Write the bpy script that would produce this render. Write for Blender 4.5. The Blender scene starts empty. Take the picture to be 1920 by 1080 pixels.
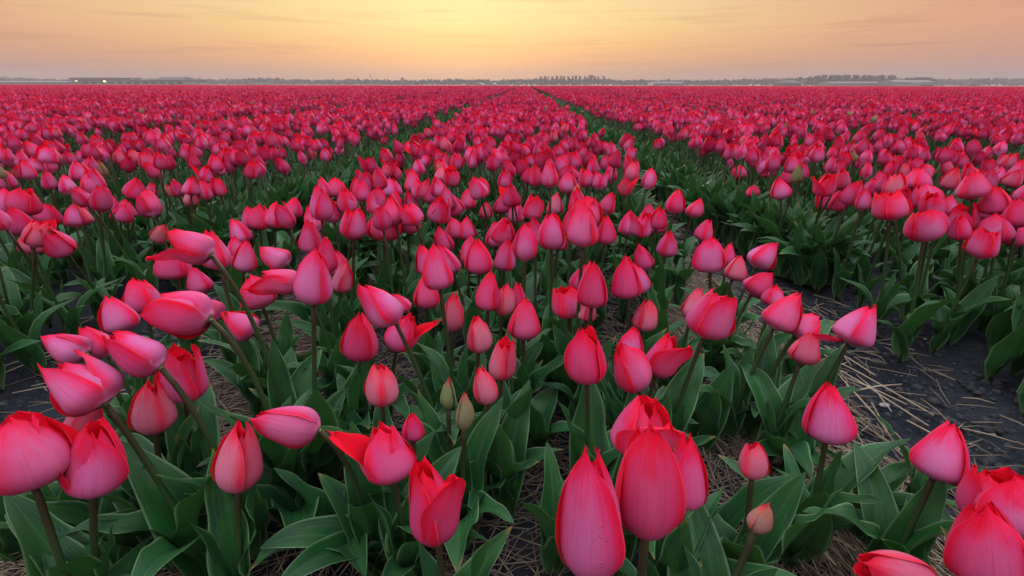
import bpy, math, random
import numpy as np
from mathutils import Vector, Matrix, Quaternion

R = math.radians
random.seed(11)
rng = np.random.default_rng(11)
scene = bpy.context.scene
COL = scene.collection

# ------------------------------------------------------------------ camera
F_PX, CX, CY = 930.0, 960.0, 540.0            # focal length in pixels of the 1920x1080 frame
PITCH, YAW, ROLL = R(22.32), R(1.43), R(0.10)
CAM = Vector((0.0, 0.0, 0.57))
cam_data = bpy.data.cameras.new('camera')
cam_data.sensor_width = 36.0
cam_data.lens = F_PX / 1920.0 * 36.0
cam_data.clip_start, cam_data.clip_end = 0.02, 3000.0
cam = bpy.data.objects.new('camera', cam_data)
CAM_ROT = Matrix.Rotation(YAW, 3, 'Z') @ Matrix.Rotation(math.pi / 2 - PITCH, 3, 'X') @ Matrix.Rotation(ROLL, 3, 'Z')
cam.matrix_world = Matrix.Translation(CAM) @ CAM_ROT.to_4x4()
COL.objects.link(cam)
scene.camera = cam

# ------------------------------------------------------------------ sky, sun, exposure
SUN_AZ, SUN_EL = R(-7.0), R(7.0)
world = bpy.data.worlds.new('World')
scene.world = world
world.use_nodes = True
wn, wl = world.node_tree.nodes, world.node_tree.links
wn.clear()


def wnode(kind, **kw):
    n = wn.new(kind)
    for k, v in kw.items():
        setattr(n, k, v)
    return n


def wmath(op, a, b=None, c=None, clamp=False):
    n = wn.new('ShaderNodeMath')
    n.operation, n.use_clamp = op, clamp
    for i, v in enumerate((a, b, c)):
        if v is None:
            continue
        if isinstance(v, (int, float)):
            n.inputs[i].default_value = v
        else:
            wl.new(v, n.inputs[i])
    return n.outputs[0]


def wramp(fac, stops):
    n = wn.new('ShaderNodeValToRGB')
    e = n.color_ramp.elements
    while len(e) > 1:
        e.remove(e[-1])
    e[0].position, e[0].color = stops[0][0], (*stops[0][1], 1)
    for p, c in stops[1:]:
        q = e.new(p)
        q.color = (*c, 1)
    wl.new(fac, n.inputs[0])
    return n.outputs[0]


tc = wnode('ShaderNodeTexCoord')
sep = wnode('ShaderNodeSeparateXYZ')
wl.new(tc.outputs['Generated'], sep.inputs[0])
dx, dy, dz = sep.outputs
hl = wmath('MAXIMUM', wmath('SQRT', wmath('ADD', wmath('MULTIPLY', dx, dx), wmath('MULTIPLY', dy, dy))), 1e-4)
cosaz = wmath('DIVIDE', wmath('ADD', wmath('MULTIPLY', dx, math.sin(SUN_AZ)), wmath('MULTIPLY', dy, math.cos(SUN_AZ))), hl)
near_sun = wmath('POWER', wmath('DIVIDE', wmath('SUBTRACT', cosaz, 0.62), 0.38, clamp=True), 1.75)
el = wmath('MAXIMUM', dz, 0.0)
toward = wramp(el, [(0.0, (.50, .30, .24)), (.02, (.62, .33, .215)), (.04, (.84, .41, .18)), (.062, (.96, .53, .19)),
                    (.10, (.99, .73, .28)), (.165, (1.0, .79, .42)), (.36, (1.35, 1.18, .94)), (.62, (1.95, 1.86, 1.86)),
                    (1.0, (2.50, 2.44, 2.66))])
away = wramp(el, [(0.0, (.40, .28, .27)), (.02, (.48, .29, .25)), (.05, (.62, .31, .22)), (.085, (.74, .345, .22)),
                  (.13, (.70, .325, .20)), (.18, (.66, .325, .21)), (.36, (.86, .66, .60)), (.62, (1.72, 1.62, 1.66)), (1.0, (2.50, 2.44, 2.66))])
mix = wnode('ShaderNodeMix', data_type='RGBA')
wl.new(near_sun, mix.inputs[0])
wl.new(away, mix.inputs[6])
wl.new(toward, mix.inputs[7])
# thin streaks of cloud low over the horizon
mapc = wnode('ShaderNodeMapping')
mapc.inputs['Scale'].default_value = (3.2, 3.2, 62.0)
wl.new(tc.outputs['Generated'], mapc.inputs[0])
cn = wnode('ShaderNodeTexNoise')
cn.inputs['Scale'].default_value = 1.6
cn.inputs['Detail'].default_value = 5.0
cn.inputs['Roughness'].default_value = 0.55
wl.new(mapc.outputs[0], cn.inputs['Vector'])
cl = wmath('MULTIPLY', wmath('DIVIDE', wmath('SUBTRACT', cn.outputs[0], 0.54), 0.14, clamp=True), 0.42)
cloudmix = wnode('ShaderNodeMix', data_type='RGBA', blend_type='MULTIPLY')
wl.new(cl, cloudmix.inputs[0])
wl.new(mix.outputs[2], cloudmix.inputs[6])
cloudmix.inputs[7].default_value = (.74, .66, .72, 1)
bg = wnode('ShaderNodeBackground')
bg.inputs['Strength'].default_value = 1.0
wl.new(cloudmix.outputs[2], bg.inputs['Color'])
sky = wnode('ShaderNodeTexSky', sky_type='NISHITA')
sky.sun_disc = False
sky.sun_elevation, sky.sun_rotation = SUN_EL, SUN_AZ
bg2 = wnode('ShaderNodeBackground')
bg2.inputs['Strength'].default_value = 0.006
wl.new(sky.outputs[0], bg2.inputs['Color'])
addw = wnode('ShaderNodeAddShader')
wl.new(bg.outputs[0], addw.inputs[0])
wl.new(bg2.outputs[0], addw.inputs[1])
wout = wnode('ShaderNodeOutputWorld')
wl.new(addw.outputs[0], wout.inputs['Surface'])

sun_data = bpy.data.lights.new('sun', 'SUN')
sun_data.energy, sun_data.angle, sun_data.color = 1.5, R(16), (1.0, .78, .58)
sun = bpy.data.objects.new('sun', sun_data)
sun.rotation_mode = 'QUATERNION'
sun.rotation_quaternion = Vector((math.sin(SUN_AZ) * math.cos(SUN_EL), math.cos(SUN_AZ) * math.cos(SUN_EL),
                                  math.sin(SUN_EL))).to_track_quat('Z', 'Y')
COL.objects.link(sun)

scene.view_settings.view_transform = 'Standard'
scene.view_settings.look = 'None'
scene.view_settings.exposure = 0.0
scene.view_settings.gamma = 1.0
scene.view_settings.use_curve_mapping = False
cy = scene.cycles
cy.use_denoising = True
cy.max_bounces, cy.diffuse_bounces, cy.glossy_bounces = 8, 4, 3
cy.transmission_bounces, cy.transparent_max_bounces, cy.volume_bounces = 4, 6, 1
cy.sample_clamp_indirect = 6.0


# ------------------------------------------------------------------ helpers
def ray(px, py):
    """World ray through a photo pixel, scaled so that depth along the view axis is 1."""
    return CAM_ROT @ Vector(((px - CX) / F_PX, -(py - CY) / F_PX, -1.0))


def on_ground(px, py, z=0.0):
    d = ray(px, py)
    return CAM + d * ((z - CAM.z) / d.z)


def far_point(px, dist, py=None):
    """Point at a given forward distance in the direction of a photo column; with py also its height."""
    d = ray(px, 157.0 if py is None else py)
    k = dist / d.y
    p = CAM + d * k
    return p if py is not None else Vector((p.x, p.y, 0.0))


def depth_of(p):
    return -(CAM_ROT.transposed() @ (Vector(p) - CAM)).z


def project(p):
    q = CAM_ROT.transposed() @ (Vector(p) - CAM)
    return CX + F_PX * q.x / -q.z, CY - F_PX * q.y / -q.z, -q.z


def tag(o, label=None, cat=None, group=None, kind=None):
    if label: o['label'] = label
    if cat: o['category'] = cat
    if group: o['group'] = group
    if kind: o['kind'] = kind
    return o


def link(name, data, parent=None):
    o = bpy.data.objects.new(name, data)
    COL.objects.link(o)
    if parent is not None:
        o.parent = parent
    return o


def mesh_np(name, V, T, uv=None, var=None, mats=(), matidx=None, smooth=True):
    """Mesh from numpy arrays: V (n,3), T (m,3) triangles, uv per vertex, var a per-vertex colour."""
    me = bpy.data.meshes.new(name)
    V = np.ascontiguousarray(V, dtype=np.float32)
    T = np.ascontiguousarray(T, dtype=np.int32)
    me.vertices.add(len(V)); me.vertices.foreach_set('co', V.ravel())
    me.loops.add(T.size); me.loops.foreach_set('vertex_index', T.ravel())
    me.polygons.add(len(T))
    me.polygons.foreach_set('loop_start', np.arange(0, T.size, 3, dtype=np.int32))
    me.polygons.foreach_set('loop_total', np.full(len(T), 3, dtype=np.int32))
    me.polygons.foreach_set('use_smooth', np.full(len(T), smooth, dtype=bool))
    for m in mats:
        me.materials.append(m)
    if matidx is not None:
        me.polygons.foreach_set('material_index', np.ascontiguousarray(matidx, dtype=np.int32))
    if uv is not None:
        l = me.uv_layers.new(name='UVMap')
        l.data.foreach_set('uv', np.ascontiguousarray(uv, dtype=np.float32)[T.ravel()].ravel())
    if var is not None:
        a = me.color_attributes.new('var', 'FLOAT_COLOR', 'POINT')
        c = np.ones((len(V), 4), np.float32); c[:, :3] = var
        a.data.foreach_set('color', c.ravel())
    me.update()
    me.validate()
    return me


def grid_tris(nu, nv):
    """Triangles of a (nv+1) x (nu+1) vertex grid, row by row."""
    a = np.arange(nu)[None, :] + (nu + 1) * np.arange(nv)[:, None]
    a = a.ravel()
    return np.concatenate([np.stack([a, a + 1, a + nu + 2], 1), np.stack([a, a + nu + 2, a + nu + 1], 1)])


class Heap:
    """Collects triangle pieces and links them as one mesh object."""
    def __init__(s):
        s.V, s.T, s.U, s.C, s.M, s.n = [], [], [], [], [], 0

    def add(s, V, T, U=None, C=(0, 0, 0), M=0):
        V = np.asarray(V, float)
        s.V.append(V); s.T.append(np.asarray(T) + s.n)
        s.U.append(np.zeros((len(V), 2)) if U is None else U)
        C = np.asarray(C, float)
        s.C.append(np.broadcast_to(C, (len(V), 3)))
        s.M.append(np.full(len(T), M))
        s.n += len(V)

    def scatter(s, proto, mats, locs, cols):
        """Copies of a prototype (V,T,U,M) by (N,3,3) matrices and (N,3) places with (N,3) colours."""
        V, T, U, M = proto
        N, k = len(locs), len(V)
        if N == 0:
            return
        W = np.einsum('nij,kj->nki', mats, V) + locs[:, None, :]
        s.V.append(W.reshape(-1, 3))
        s.T.append((T[None] + (np.arange(N) * k)[:, None, None]).reshape(-1, 3) + s.n)
        s.U.append(np.tile(U, (N, 1)))
        s.C.append(np.repeat(cols, k, axis=0))
        s.M.append(np.tile(M, N))
        s.n += N * k

    def mesh(s, name, mats, smooth=True):
        return mesh_np(name, np.concatenate(s.V), np.concatenate(s.T), np.concatenate(s.U), np.concatenate(s.C), mats,
                       np.concatenate(s.M), smooth)

    def build(s, name, mats, parent=None, smooth=True):
        return link(name, s.mesh(name, mats, smooth), parent)


def box_vt(x0, x1, y0, y1, z0, z1):
    V = np.array([(x, y, z) for z in (z0, z1) for y in (y0, y1) for x in (x0, x1)], float)
    q = [(0, 2, 3, 1), (4, 5, 7, 6), (0, 1, 5, 4), (2, 6, 7, 3), (0, 4, 6, 2), (1, 3, 7, 5)]
    T = [t for a, b, c, d in q for t in ((a, b, c), (a, c, d))]
    return V, np.array(T)


def tube_vt(pts, rad, n=6):
    pts = [Vector(p) for p in pts]
    V, T, U = [], [], []
    m = len(pts)
    side = None
    for i, p in enumerate(pts):
        t = (pts[min(i + 1, m - 1)] - pts[max(i - 1, 0)]).normalized()
        if side is None:
            side = t.orthogonal().normalized()
        side = (side - t * side.dot(t)).normalized()
        up = t.cross(side)
        r = rad[i] if hasattr(rad, '__len__') else rad
        for k in range(n):
            a = 2 * math.pi * k / n
            V.append(p + side * (r * math.cos(a)) + up * (r * math.sin(a)))
            U.append((k / n, i / (m - 1)))
    for i in range(m - 1):
        for k in range(n):
            a, b = i * n + k, i * n + (k + 1) % n
            T += [(a, b, b + n), (a, b + n, a + n)]
    for i, base in ((0, 0), (1, (m - 1) * n)):
        for k in range(1, n - 1):
            T.append((base, base + k + 1, base + k) if i == 0 else (base, base + k, base + k + 1))
    return np.array([tuple(v) for v in V]), np.array(T), np.array(U)


def vnoise(x, y, seed=0):
    """Smooth value noise on numpy arrays, range 0..1."""
    xi, yi = np.floor(x).astype(np.int64), np.floor(y).astype(np.int64)
    xf, yf = x - xi, y - yi
    xf, yf = xf * xf * (3 - 2 * xf), yf * yf * (3 - 2 * yf)

    def h(a, b):
        n = (a * 374761393 + b * 668265263 + seed * 1442695041) & 0x7fffffff
        n = ((n ^ (n >> 13)) * 1274126177) & 0x7fffffff
        n = n ^ (n >> 16)
        return (n & 0xffff) / 65535.0
    return (h(xi, yi) * (1 - xf) + h(xi + 1, yi) * xf) * (1 - yf) + (h(xi, yi + 1) * (1 - xf) + h(xi + 1, yi + 1) * xf) * yf


# ------------------------------------------------------------------ materials
class Mat:
    def __init__(s, name):
        s.m = bpy.data.materials.new(name)
        s.m.use_nodes = True
        s.n, s.l = s.m.node_tree.nodes, s.m.node_tree.links
        s.n.clear()
        s.out = s.n.new('ShaderNodeOutputMaterial')

    def node(s, kind, ins=None, **kw):
        n = s.n.new(kind)
        for k, v in kw.items():
            setattr(n, k, v)
        for k, v in (ins or {}).items():
            s.put(n.inputs[k], v)
        return n

    def put(s, sock, v):
        if isinstance(v, bpy.types.NodeSocket):
            s.l.new(v, sock)
        else:
            if hasattr(sock.default_value, '__len__') and len(sock.default_value) == 4 and len(v) == 3:
                v = (*v, 1)
            sock.default_value = v

    def math(s, op, a, b=0.0, c=0.0, clamp=False):
        n = s.node('ShaderNodeMath', operation=op, use_clamp=clamp)
        for i, v in enumerate((a, b, c)):
            s.put(n.inputs[i], v)
        return n.outputs[0]

    def ss(s, v, lo, hi):
        n = s.node('ShaderNodeMapRange', interpolation_type='SMOOTHSTEP')
        s.put(n.inputs[0], v)
        n.inputs[1].default_value, n.inputs[2].default_value = lo, hi
        return n.outputs[0]

    def mix(s, f, a, b, blend='MIX'):
        n = s.node('ShaderNodeMix', data_type='RGBA', blend_type=blend)
        s.put(n.inputs[0], f); s.put(n.inputs[6], a); s.put(n.inputs[7], b)
        return n.outputs[2]

    def noise(s, vec, scale, detail=3.0, rough=.55):
        n = s.node('ShaderNodeTexNoise', {'Scale': scale, 'Detail': detail, 'Roughness': rough})
        if vec is not None:
            s.l.new(vec, n.inputs['Vector'])
        return n.outputs[0]

    def scaled(s, vec, sc):
        n = s.node('ShaderNodeMapping')
        n.inputs['Scale'].default_value = sc
        s.l.new(vec, n.inputs[0])
        return n.outputs[0]

    def bump(s, h, strength, dist):
        n = s.node('ShaderNodeBump', {'Strength': strength, 'Distance': dist})
        s.l.new(h, n.inputs['Height'])
        return n.outputs[0]

    def done(s, shader):
        s.l.new(shader, s.out.inputs['Surface'])
        return s.m


def petal_material():
    m = Mat('petal')
    uvn = m.node('ShaderNodeUVMap', uv_map='UVMap').outputs[0]
    sx = m.node('ShaderNodeSeparateXYZ', {0: uvn})
    v = sx.outputs[1]
    ucount = m.math('FLOOR', sx.outputs[0])
    u = m.math('FRACT', sx.outputs[0])
    at = m.node('ShaderNodeAttribute', attribute_name='var')
    oi = m.node('ShaderNodeObjectInfo')
    wn_ = m.node('ShaderNodeTexWhiteNoise', noise_dimensions='3D')
    wv = m.node('ShaderNodeCombineXYZ', {0: ucount, 1: oi.outputs['Random'], 2: m.node('ShaderNodeSeparateXYZ', {0: at.outputs['Color']}).outputs[1]}).outputs[0]
    m.put(wn_.inputs['Vector'], wv)
    prnd = wn_.outputs['Value']
    par = m.node('ShaderNodeVectorMath', {0: at.outputs['Color'], 1: oi.outputs['Color']}, operation='ADD')
    sp = m.node('ShaderNodeSeparateXYZ', {0: par.outputs[0]})
    pale, mauve, green = sp.outputs
    # streaks that run along the petal
    off = m.node('ShaderNodeCombineXYZ', {2: m.math('MULTIPLY', oi.outputs['Random'], 30.0)}).outputs[0]
    uvo = m.node('ShaderNodeVectorMath', {0: uvn, 1: off}, operation='ADD').outputs[0]
    streak = m.noise(m.scaled(uvo, (26, 1.6, 1)), 1.0, 4.0, .6)
    cloud = m.noise(m.scaled(uvo, (2.2, 2.6, 1)), 1.0, 2.0, .5)
    e = m.math('ABSOLUTE', m.math('SUBTRACT', m.math('MULTIPLY', u, 2.0), 1.0))
    wob = m.math('ADD', m.math('MULTIPLY', m.math('SUBTRACT', streak, .5), .55),
                 m.math('MULTIPLY', m.math('SUBTRACT', cloud, .5), .55))
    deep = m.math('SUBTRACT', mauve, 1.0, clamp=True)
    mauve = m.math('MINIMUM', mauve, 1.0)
    deep = m.math('ADD', deep, m.math('MULTIPLY', m.ss(prnd, .55, .95), .55), clamp=True)  # petals toned singly to imitate shaded and lit faces
    mauve = m.math('ADD', mauve, m.math('MULTIPLY', m.math('SUBTRACT', 1.0, m.ss(prnd, .0, .40)), .5), clamp=True)
    feather = m.math('MULTIPLY', m.math('SUBTRACT', streak, .5), 1.1)
    edge = m.ss(m.math('ADD', e, m.math('ADD', m.math('MULTIPLY', wob, .6), m.math('MULTIPLY', feather, .35))), .48, 1.08)
    tip = m.ss(m.math('ADD', v, m.math('ADD', wob, m.math('MULTIPLY', feather, .2))), .52, 1.04)
    rim = m.math('MAXIMUM', edge, tip)
    # paler flame up the middle of the petal, strongest low down
    flame = m.math('MULTIPLY', m.math('SUBTRACT', 1.0, m.ss(m.math('ADD', e, m.math('MULTIPLY', feather, .5)), .12, .90)),
                   m.math('SUBTRACT', 1.0, m.ss(m.math('ADD', v, m.math('MULTIPLY', wob, .8)), .42, .95)))
    flame = m.math('MULTIPLY', flame, m.math('ADD', .30, m.math('MULTIPLY', mauve, .70)))
    body = m.mix(mauve, (.71, .030, .160), (.64, .055, .26))
    body = m.mix(flame, body, (.60, .18, .45))  # flame colour also carries the lavender sheen of the sky
    body = m.mix(m.math('MULTIPLY', pale, .72), body, (.60, .23, .31))
    rimc = m.mix(m.math('MULTIPLY', mauve, .5), (.80, .004, .024), (.70, .005, .060))
    rimc = m.mix(m.math('MULTIPLY', pale, .30), rimc, (.72, .035, .12))
    col = m.mix(rim, body, rimc)
    foot = m.math('SUBTRACT', 1.0, m.ss(m.math('ADD', v, m.math('MULTIPLY', wob, .4)), .02, .26))
    col = m.mix(m.math('MULTIPLY', foot, .55), col, (.44, .17, .40))
    foot2 = m.math('SUBTRACT', 1.0, m.ss(v, .0, .06))
    col = m.mix(foot2, col, (.40, .40, .25))
    vein = m.ss(streak, .50, .72)
    col = m.mix(m.math('MULTIPLY', m.math('MULTIPLY', vein, .42), m.math('SUBTRACT', 1.0, m.math('MULTIPLY', rim, .8))), col, (.76, .15, .34))
    dark = m.ss(streak, .50, .30)
    col = m.mix(m.math('MULTIPLY', dark, .25), col, (.50, .006, .06))
    col = m.mix(m.math('MULTIPLY', deep, .85), col, m.mix(rim, (.36, .012, .075), (.33, .002, .018)))  # deep covers darker blooms and shade put into the colour
    col = m.mix(m.math('MULTIPLY', m.ss(e, .93, .99), .32), col, (.84, .17, .30))
    bf = m.node('ShaderNodeNewGeometry').outputs['Backfacing']
    inner = m.mix(m.ss(v, .05, .4), (.50, .16, .10), (.78, .008, .03))
    col = m.mix(bf, col, inner)
    gcol = m.mix(m.ss(m.math('ADD', v, m.math('MULTIPLY', wob, .3)), .70, 1.0), (.15, .21, .095), (.42, .07, .08))
    col = m.mix(m.math('MINIMUM', green, 1.0), col, gcol)
    hgt = m.math('ADD', m.math('MULTIPLY', streak, 1.0), m.math('MULTIPLY', cloud, .8))
    vd = m.node('ShaderNodeTexVoronoi', {'Scale': 1.0, 'Vector': m.scaled(uvo, (17, 21, 1))})
    drop = m.math('MULTIPLY', m.math('SUBTRACT', 1.0, m.ss(vd.outputs['Distance'], .10, .24)), m.ss(m.math('ADD', cloud, m.math('MULTIPLY', rim, .10)), .56, .66))
    nrm = m.bump(m.math('ADD', hgt, m.math('MULTIPLY', drop, 1.5)), .45, .0014)
    p = m.node('ShaderNodeBsdfPrincipled', {'Base Color': col, 'Roughness': m.math('SUBTRACT', .5, m.math('MULTIPLY', drop, .38)), 'Normal': nrm})
    m.put(p.inputs['Specular IOR Level'], m.math('ADD', .03, m.math('MULTIPLY', drop, .6)))
    p.inputs['Sheen Weight'].default_value = .0
    p.inputs['Sheen Roughness'].default_value = .4
    p.inputs['Sheen Tint'].default_value = (.9, .8, 1.0, 1)
    tr = m.node('ShaderNodeBsdfTranslucent', {'Color': m.mix(.5, col, (.90, .010, .04)), 'Normal': nrm})
    mx = m.node('ShaderNodeMixShader', {0: m.math('SUBTRACT', .26, m.math('MULTIPLY', green, .15)), 1: p.outputs[0], 2: tr.outputs[0]})
    return m.done(mx.outputs[0])


def leaf_material():
    m = Mat('tulip_leaf')
    uvn = m.node('ShaderNodeUVMap', uv_map='UVMap').outputs[0]
    sx = m.node('ShaderNodeSeparateXYZ', {0: uvn})
    u, v = sx.outputs[0], sx.outputs[1]
    oi = m.node('ShaderNodeObjectInfo')
    at = m.node('ShaderNodeAttribute', attribute_name='var')
    rnd = m.math('FRACT', m.math('ADD', oi.outputs['Random'], m.node('ShaderNodeSeparateXYZ', {0: at.outputs['Color']}).outputs[0]))
    off = m.node('ShaderNodeCombineXYZ', {2: m.math('MULTIPLY', rnd, 30.0)}).outputs[0]
    uvo = m.node('ShaderNodeVectorMath', {0: uvn, 1: off}, operation='ADD').outputs[0]
    veins = m.noise(m.scaled(uvo, (46, .8, 1)), 1.0, 2.0, .5)
    blot = m.noise(m.scaled(uvo, (3, 4, 1)), 1.0, 3.0, .55)
    e = m.math('ABSOLUTE', m.math('SUBTRACT', m.math('MULTIPLY', u, 2.0), 1.0))
    base = m.mix(rnd, (.007, .068, .010), (.024, .116, .030))
    base = m.mix(m.ss(blot, .38, .72), base, (.014, .060, .034))
    base = m.mix(m.math('MULTIPLY', m.ss(veins, .42, .62), .38), base, (.050, .135, .060))
    base = m.mix(m.math('MULTIPLY', m.math('SUBTRACT', 1.0, m.ss(e, .0, .10)), .35), base, (.06, .14, .06))
    base = m.mix(m.math('MULTIPLY', m.ss(e, .86, .99), .7), base, (.17, .31, .16))
    wear = m.math('MULTIPLY', m.ss(m.math('ADD', v, m.math('MULTIPLY', m.math('SUBTRACT', blot, .5), .25)), .93, .99), m.ss(rnd, .60, .75))
    base = m.mix(wear, base, (.20, .16, .06))
    base = m.mix(m.math('MULTIPLY', m.math('SUBTRACT', 1.0, m.ss(v, .0, .2)), .5), base, (.10, .17, .09))
    drops = m.node('ShaderNodeTexVoronoi', {'Scale': 1.0, 'Vector': m.scaled(uvo, (16, 55, 1))})
    drop = m.math('MULTIPLY', m.math('SUBTRACT', 1.0, m.ss(drops.outputs['Distance'], .12, .30)), m.ss(blot, .50, .58))
    hgt = m.math('ADD', m.math('MULTIPLY', veins, .5), m.math('ADD', blot, m.math('MULTIPLY', drop, 1.6)))
    nrm = m.bump(hgt, .5, .0012)
    p = m.node('ShaderNodeBsdfPrincipled', {'Base Color': base, 'Normal': nrm,
                                             'Roughness': m.math('SUBTRACT', .38, m.math('MULTIPLY', drop, .28))})
    p.inputs['Specular IOR Level'].default_value = .20
    tr = m.node('ShaderNodeBsdfTranslucent', {'Color': m.mix(.5, base, (.07, .26, .02)), 'Normal': nrm})
    mx = m.node('ShaderNodeMixShader', {0: .16, 1: p.outputs[0], 2: tr.outputs[0]})
    return m.done(mx.outputs[0])


def plain(name, color, rough=.7, color2=None, scale=6.0, spec=.3, bump=0.0, bscale=40.0, coords='Object', stretch=None, emit=None):
    m = Mat(name)
    tcn = m.node('ShaderNodeTexCoord').outputs[coords]
    vec = m.scaled(tcn, stretch) if stretch else tcn
    col = color
    if color2:
        col = m.mix(m.ss(m.noise(vec, scale, 5.0, .6), .32, .68), color, color2)
    ins = {'Base Color': col, 'Roughness': rough}
    p = m.node('ShaderNodeBsdfPrincipled', ins)
    m.put(p.inputs['Specular IOR Level'], spec)
    if bump:
        m.put(p.inputs['Normal'], m.bump(m.noise(vec, bscale, 6.0, .65), bump, .01))
    if emit:
        m.put(p.inputs['Emission Color'], emit[0])
        p.inputs['Emission Strength'].default_value = emit[1]
    return m.done(p.outputs[0])


def stem_material():
    m = Mat('tulip_stem')
    uvn = m.node('ShaderNodeUVMap', uv_map='UVMap').outputs[0]
    v = m.node('ShaderNodeSeparateXYZ', {0: uvn}).outputs[1]
    nz = m.noise(m.scaled(uvn, (14, 2, 1)), 1.0, 3.0, .5)
    col = m.mix(m.ss(m.math('ADD', v, m.math('MULTIPLY', m.math('SUBTRACT', nz, .5), .5)), .45, 1.0), (.024, .065, .020), (.034, .030, .016))
    p = m.node('ShaderNodeBsdfPrincipled', {'Base Color': col, 'Roughness': .5, 'Normal': m.bump(nz, .3, .0006)})
    p.inputs['Specular IOR Level'].default_value = .15
    return m.done(p.outputs[0])


def soil_material():
    m = Mat('soil')
    tcn = m.node('ShaderNodeTexCoord').outputs['Object']
    big = m.noise(tcn, 3.2, 5.0, .6)
    fine = m.noise(tcn, 120.0, 5.0, .7)
    mid = m.noise(tcn, 34.0, 6.0, .65)
    col = m.mix(m.ss(big, .35, .65), (.014, .018, .025), (.040, .047, .058))
    col = m.mix(m.math('MULTIPLY', m.ss(fine, .52, .70), .5), col, (.085, .095, .105))
    grit = m.node('ShaderNodeTexVoronoi', {'Scale': 95.0, 'Vector': tcn})
    speck = m.math('MULTIPLY', m.math('SUBTRACT', 1.0, m.ss(grit.outputs['Distance'], .08, .16)), m.ss(fine, .55, .62))
    col = m.mix(speck, col, (.30, .30, .29))
    hgt = m.math('ADD', m.math('MULTIPLY', mid, 1.0), m.math('MULTIPLY', fine, .6))
    p = m.node('ShaderNodeBsdfPrincipled', {'Base Color': col, 'Roughness': m.math('SUBTRACT', .82, m.math('MULTIPLY', m.ss(big, .5, .75), .25)),
                                             'Normal': m.bump(hgt, .9, .012)})
    p.inputs['Specular IOR Level'].default_value = .0
    # beyond the tulips the same sheet carries grass, its pale colour standing in for low mist
    y = m.node('ShaderNodeSeparateXYZ', {0: tcn}).outputs[1]
    grass = m.mix(m.ss(m.noise(m.scaled(tcn, (.02, .08, 1)), 1.0, 4.0, .6), .4, .6), (.12, .16, .11), (.20, .22, .17))
    pg = m.node('ShaderNodeBsdfPrincipled', {'Base Color': grass, 'Roughness': .9})
    mx = m.node('ShaderNodeMixShader', {0: m.math('GREATER_THAN', y, 96.0), 1: p.outputs[0], 2: pg.outputs[0]})
    return m.done(mx.outputs[0])


def straw_material():
    m = Mat('straw')
    at = m.node('ShaderNodeAttribute', attribute_name='var')
    r = m.node('ShaderNodeSeparateXYZ', {0: at.outputs['Color']}).outputs[0]
    uvn = m.node('ShaderNodeUVMap', uv_map='UVMap').outputs[0]
    nz = m.noise(m.scaled(uvn, (3, 7, 1)), 1.0, 3.0, .6)
    col = m.mix(r, (.10, .080, .060), (.46, .385, .27))
    col = m.mix(m.math('MULTIPLY', m.ss(nz, .45, .7), .5), col, (.12, .095, .07))
    p = m.node('ShaderNodeBsdfPrincipled', {'Base Color': col, 'Roughness': .5})
    return m.done(p.outputs[0])


M_PETAL, M_LEAF, M_STEM, M_SOIL, M_STRAW = petal_material(), leaf_material(), stem_material(), soil_material(), straw_material()
M_PISTIL = plain('pistil', (.30, .34, .10), .6)
M_STONE = plain('stone', (.30, .31, .33), .6, (.20, .21, .23), 60, bump=.4, bscale=120)
M_CLOD = plain('clod', (.020, .024, .030), .9, (.055, .062, .072), 60, bump=.8, bscale=140)
M_BARK = plain('bark', (.060, .050, .042), .9)
M_TWIG = plain('twigs', (.060, .055, .050), .9, (.045, .048, .045), .6)
M_WOOD = plain('far_foliage', (.034, .044, .046), .9, (.050, .056, .052), .25)
M_GLASS = plain('greenhouse_glass', (.105, .125, .135), .5, (.080, .100, .11), .08, spec=.6)
M_METAL = plain('grey_cladding', (.22, .25, .26), .5, (.18, .21, .22), .3)
M_ROOF = plain('dark_roof', (.050, .055, .062), .7, (.070, .075, .080), .4)
M_BRICK = plain('brown_brick', (.16, .10, .075), .8, (.13, .085, .065), .6)
M_WHITE = plain('white_plastic', (.17, .18, .19), .6, (.14, .15, .16), .3)
M_WIN = plain('window', (.03, .035, .04), .1, spec=.6)
M_LAMP = plain('lit_lamp', (.9, .85, .5), .4, emit=((1.0, .86, .40), 2.5))
M_CAR = plain('dark_car_paint', (.018, .020, .028), .25, spec=.6)
M_RUBBER = plain('rubber', (.02, .02, .02), .8)
M_GREEN = plain('verge_grass', (.030, .045, .022), .9, (.045, .060, .030), 1.2)
# ------------------------------------------------------------------ ground
BEDS = [(-.50, .42), (.90, 1.95), (2.42, 3.47), (3.94, 4.99), (-2.10, -1.06), (-3.60, -2.56), (-5.12, -4.07)]
X_OUT, FIELD_END = 5.45, 92.0


def bed_edges(y):
    """Bed edges at distance y: the rows close up a little on the two paths farther out."""
    k = np.clip((y - .95) / .9, 0, 1)
    k = k * k * (3 - 2 * k)
    out = []
    for a, b in BEDS:
        if (a, b) == BEDS[0]: out.append((a - .06 * k, b - .05 + .03 * k))
        elif (a, b) == BEDS[1]: out.append((a + .02 - .13 * k, b))
        elif (a, b) == BEDS[4]: out.append((a, b + .04 + .12 * k))
        else: out.append((a + 0 * k, b + 0 * k))
    return out


def flower_height(x, y):
    """Mean height of the flowers: the plants grow a little taller away from the near edge."""
    k = np.clip((y - .9) / 1.0, 0, 1)
    return .280 + .032 * k * k * (3 - 2 * k)


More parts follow.
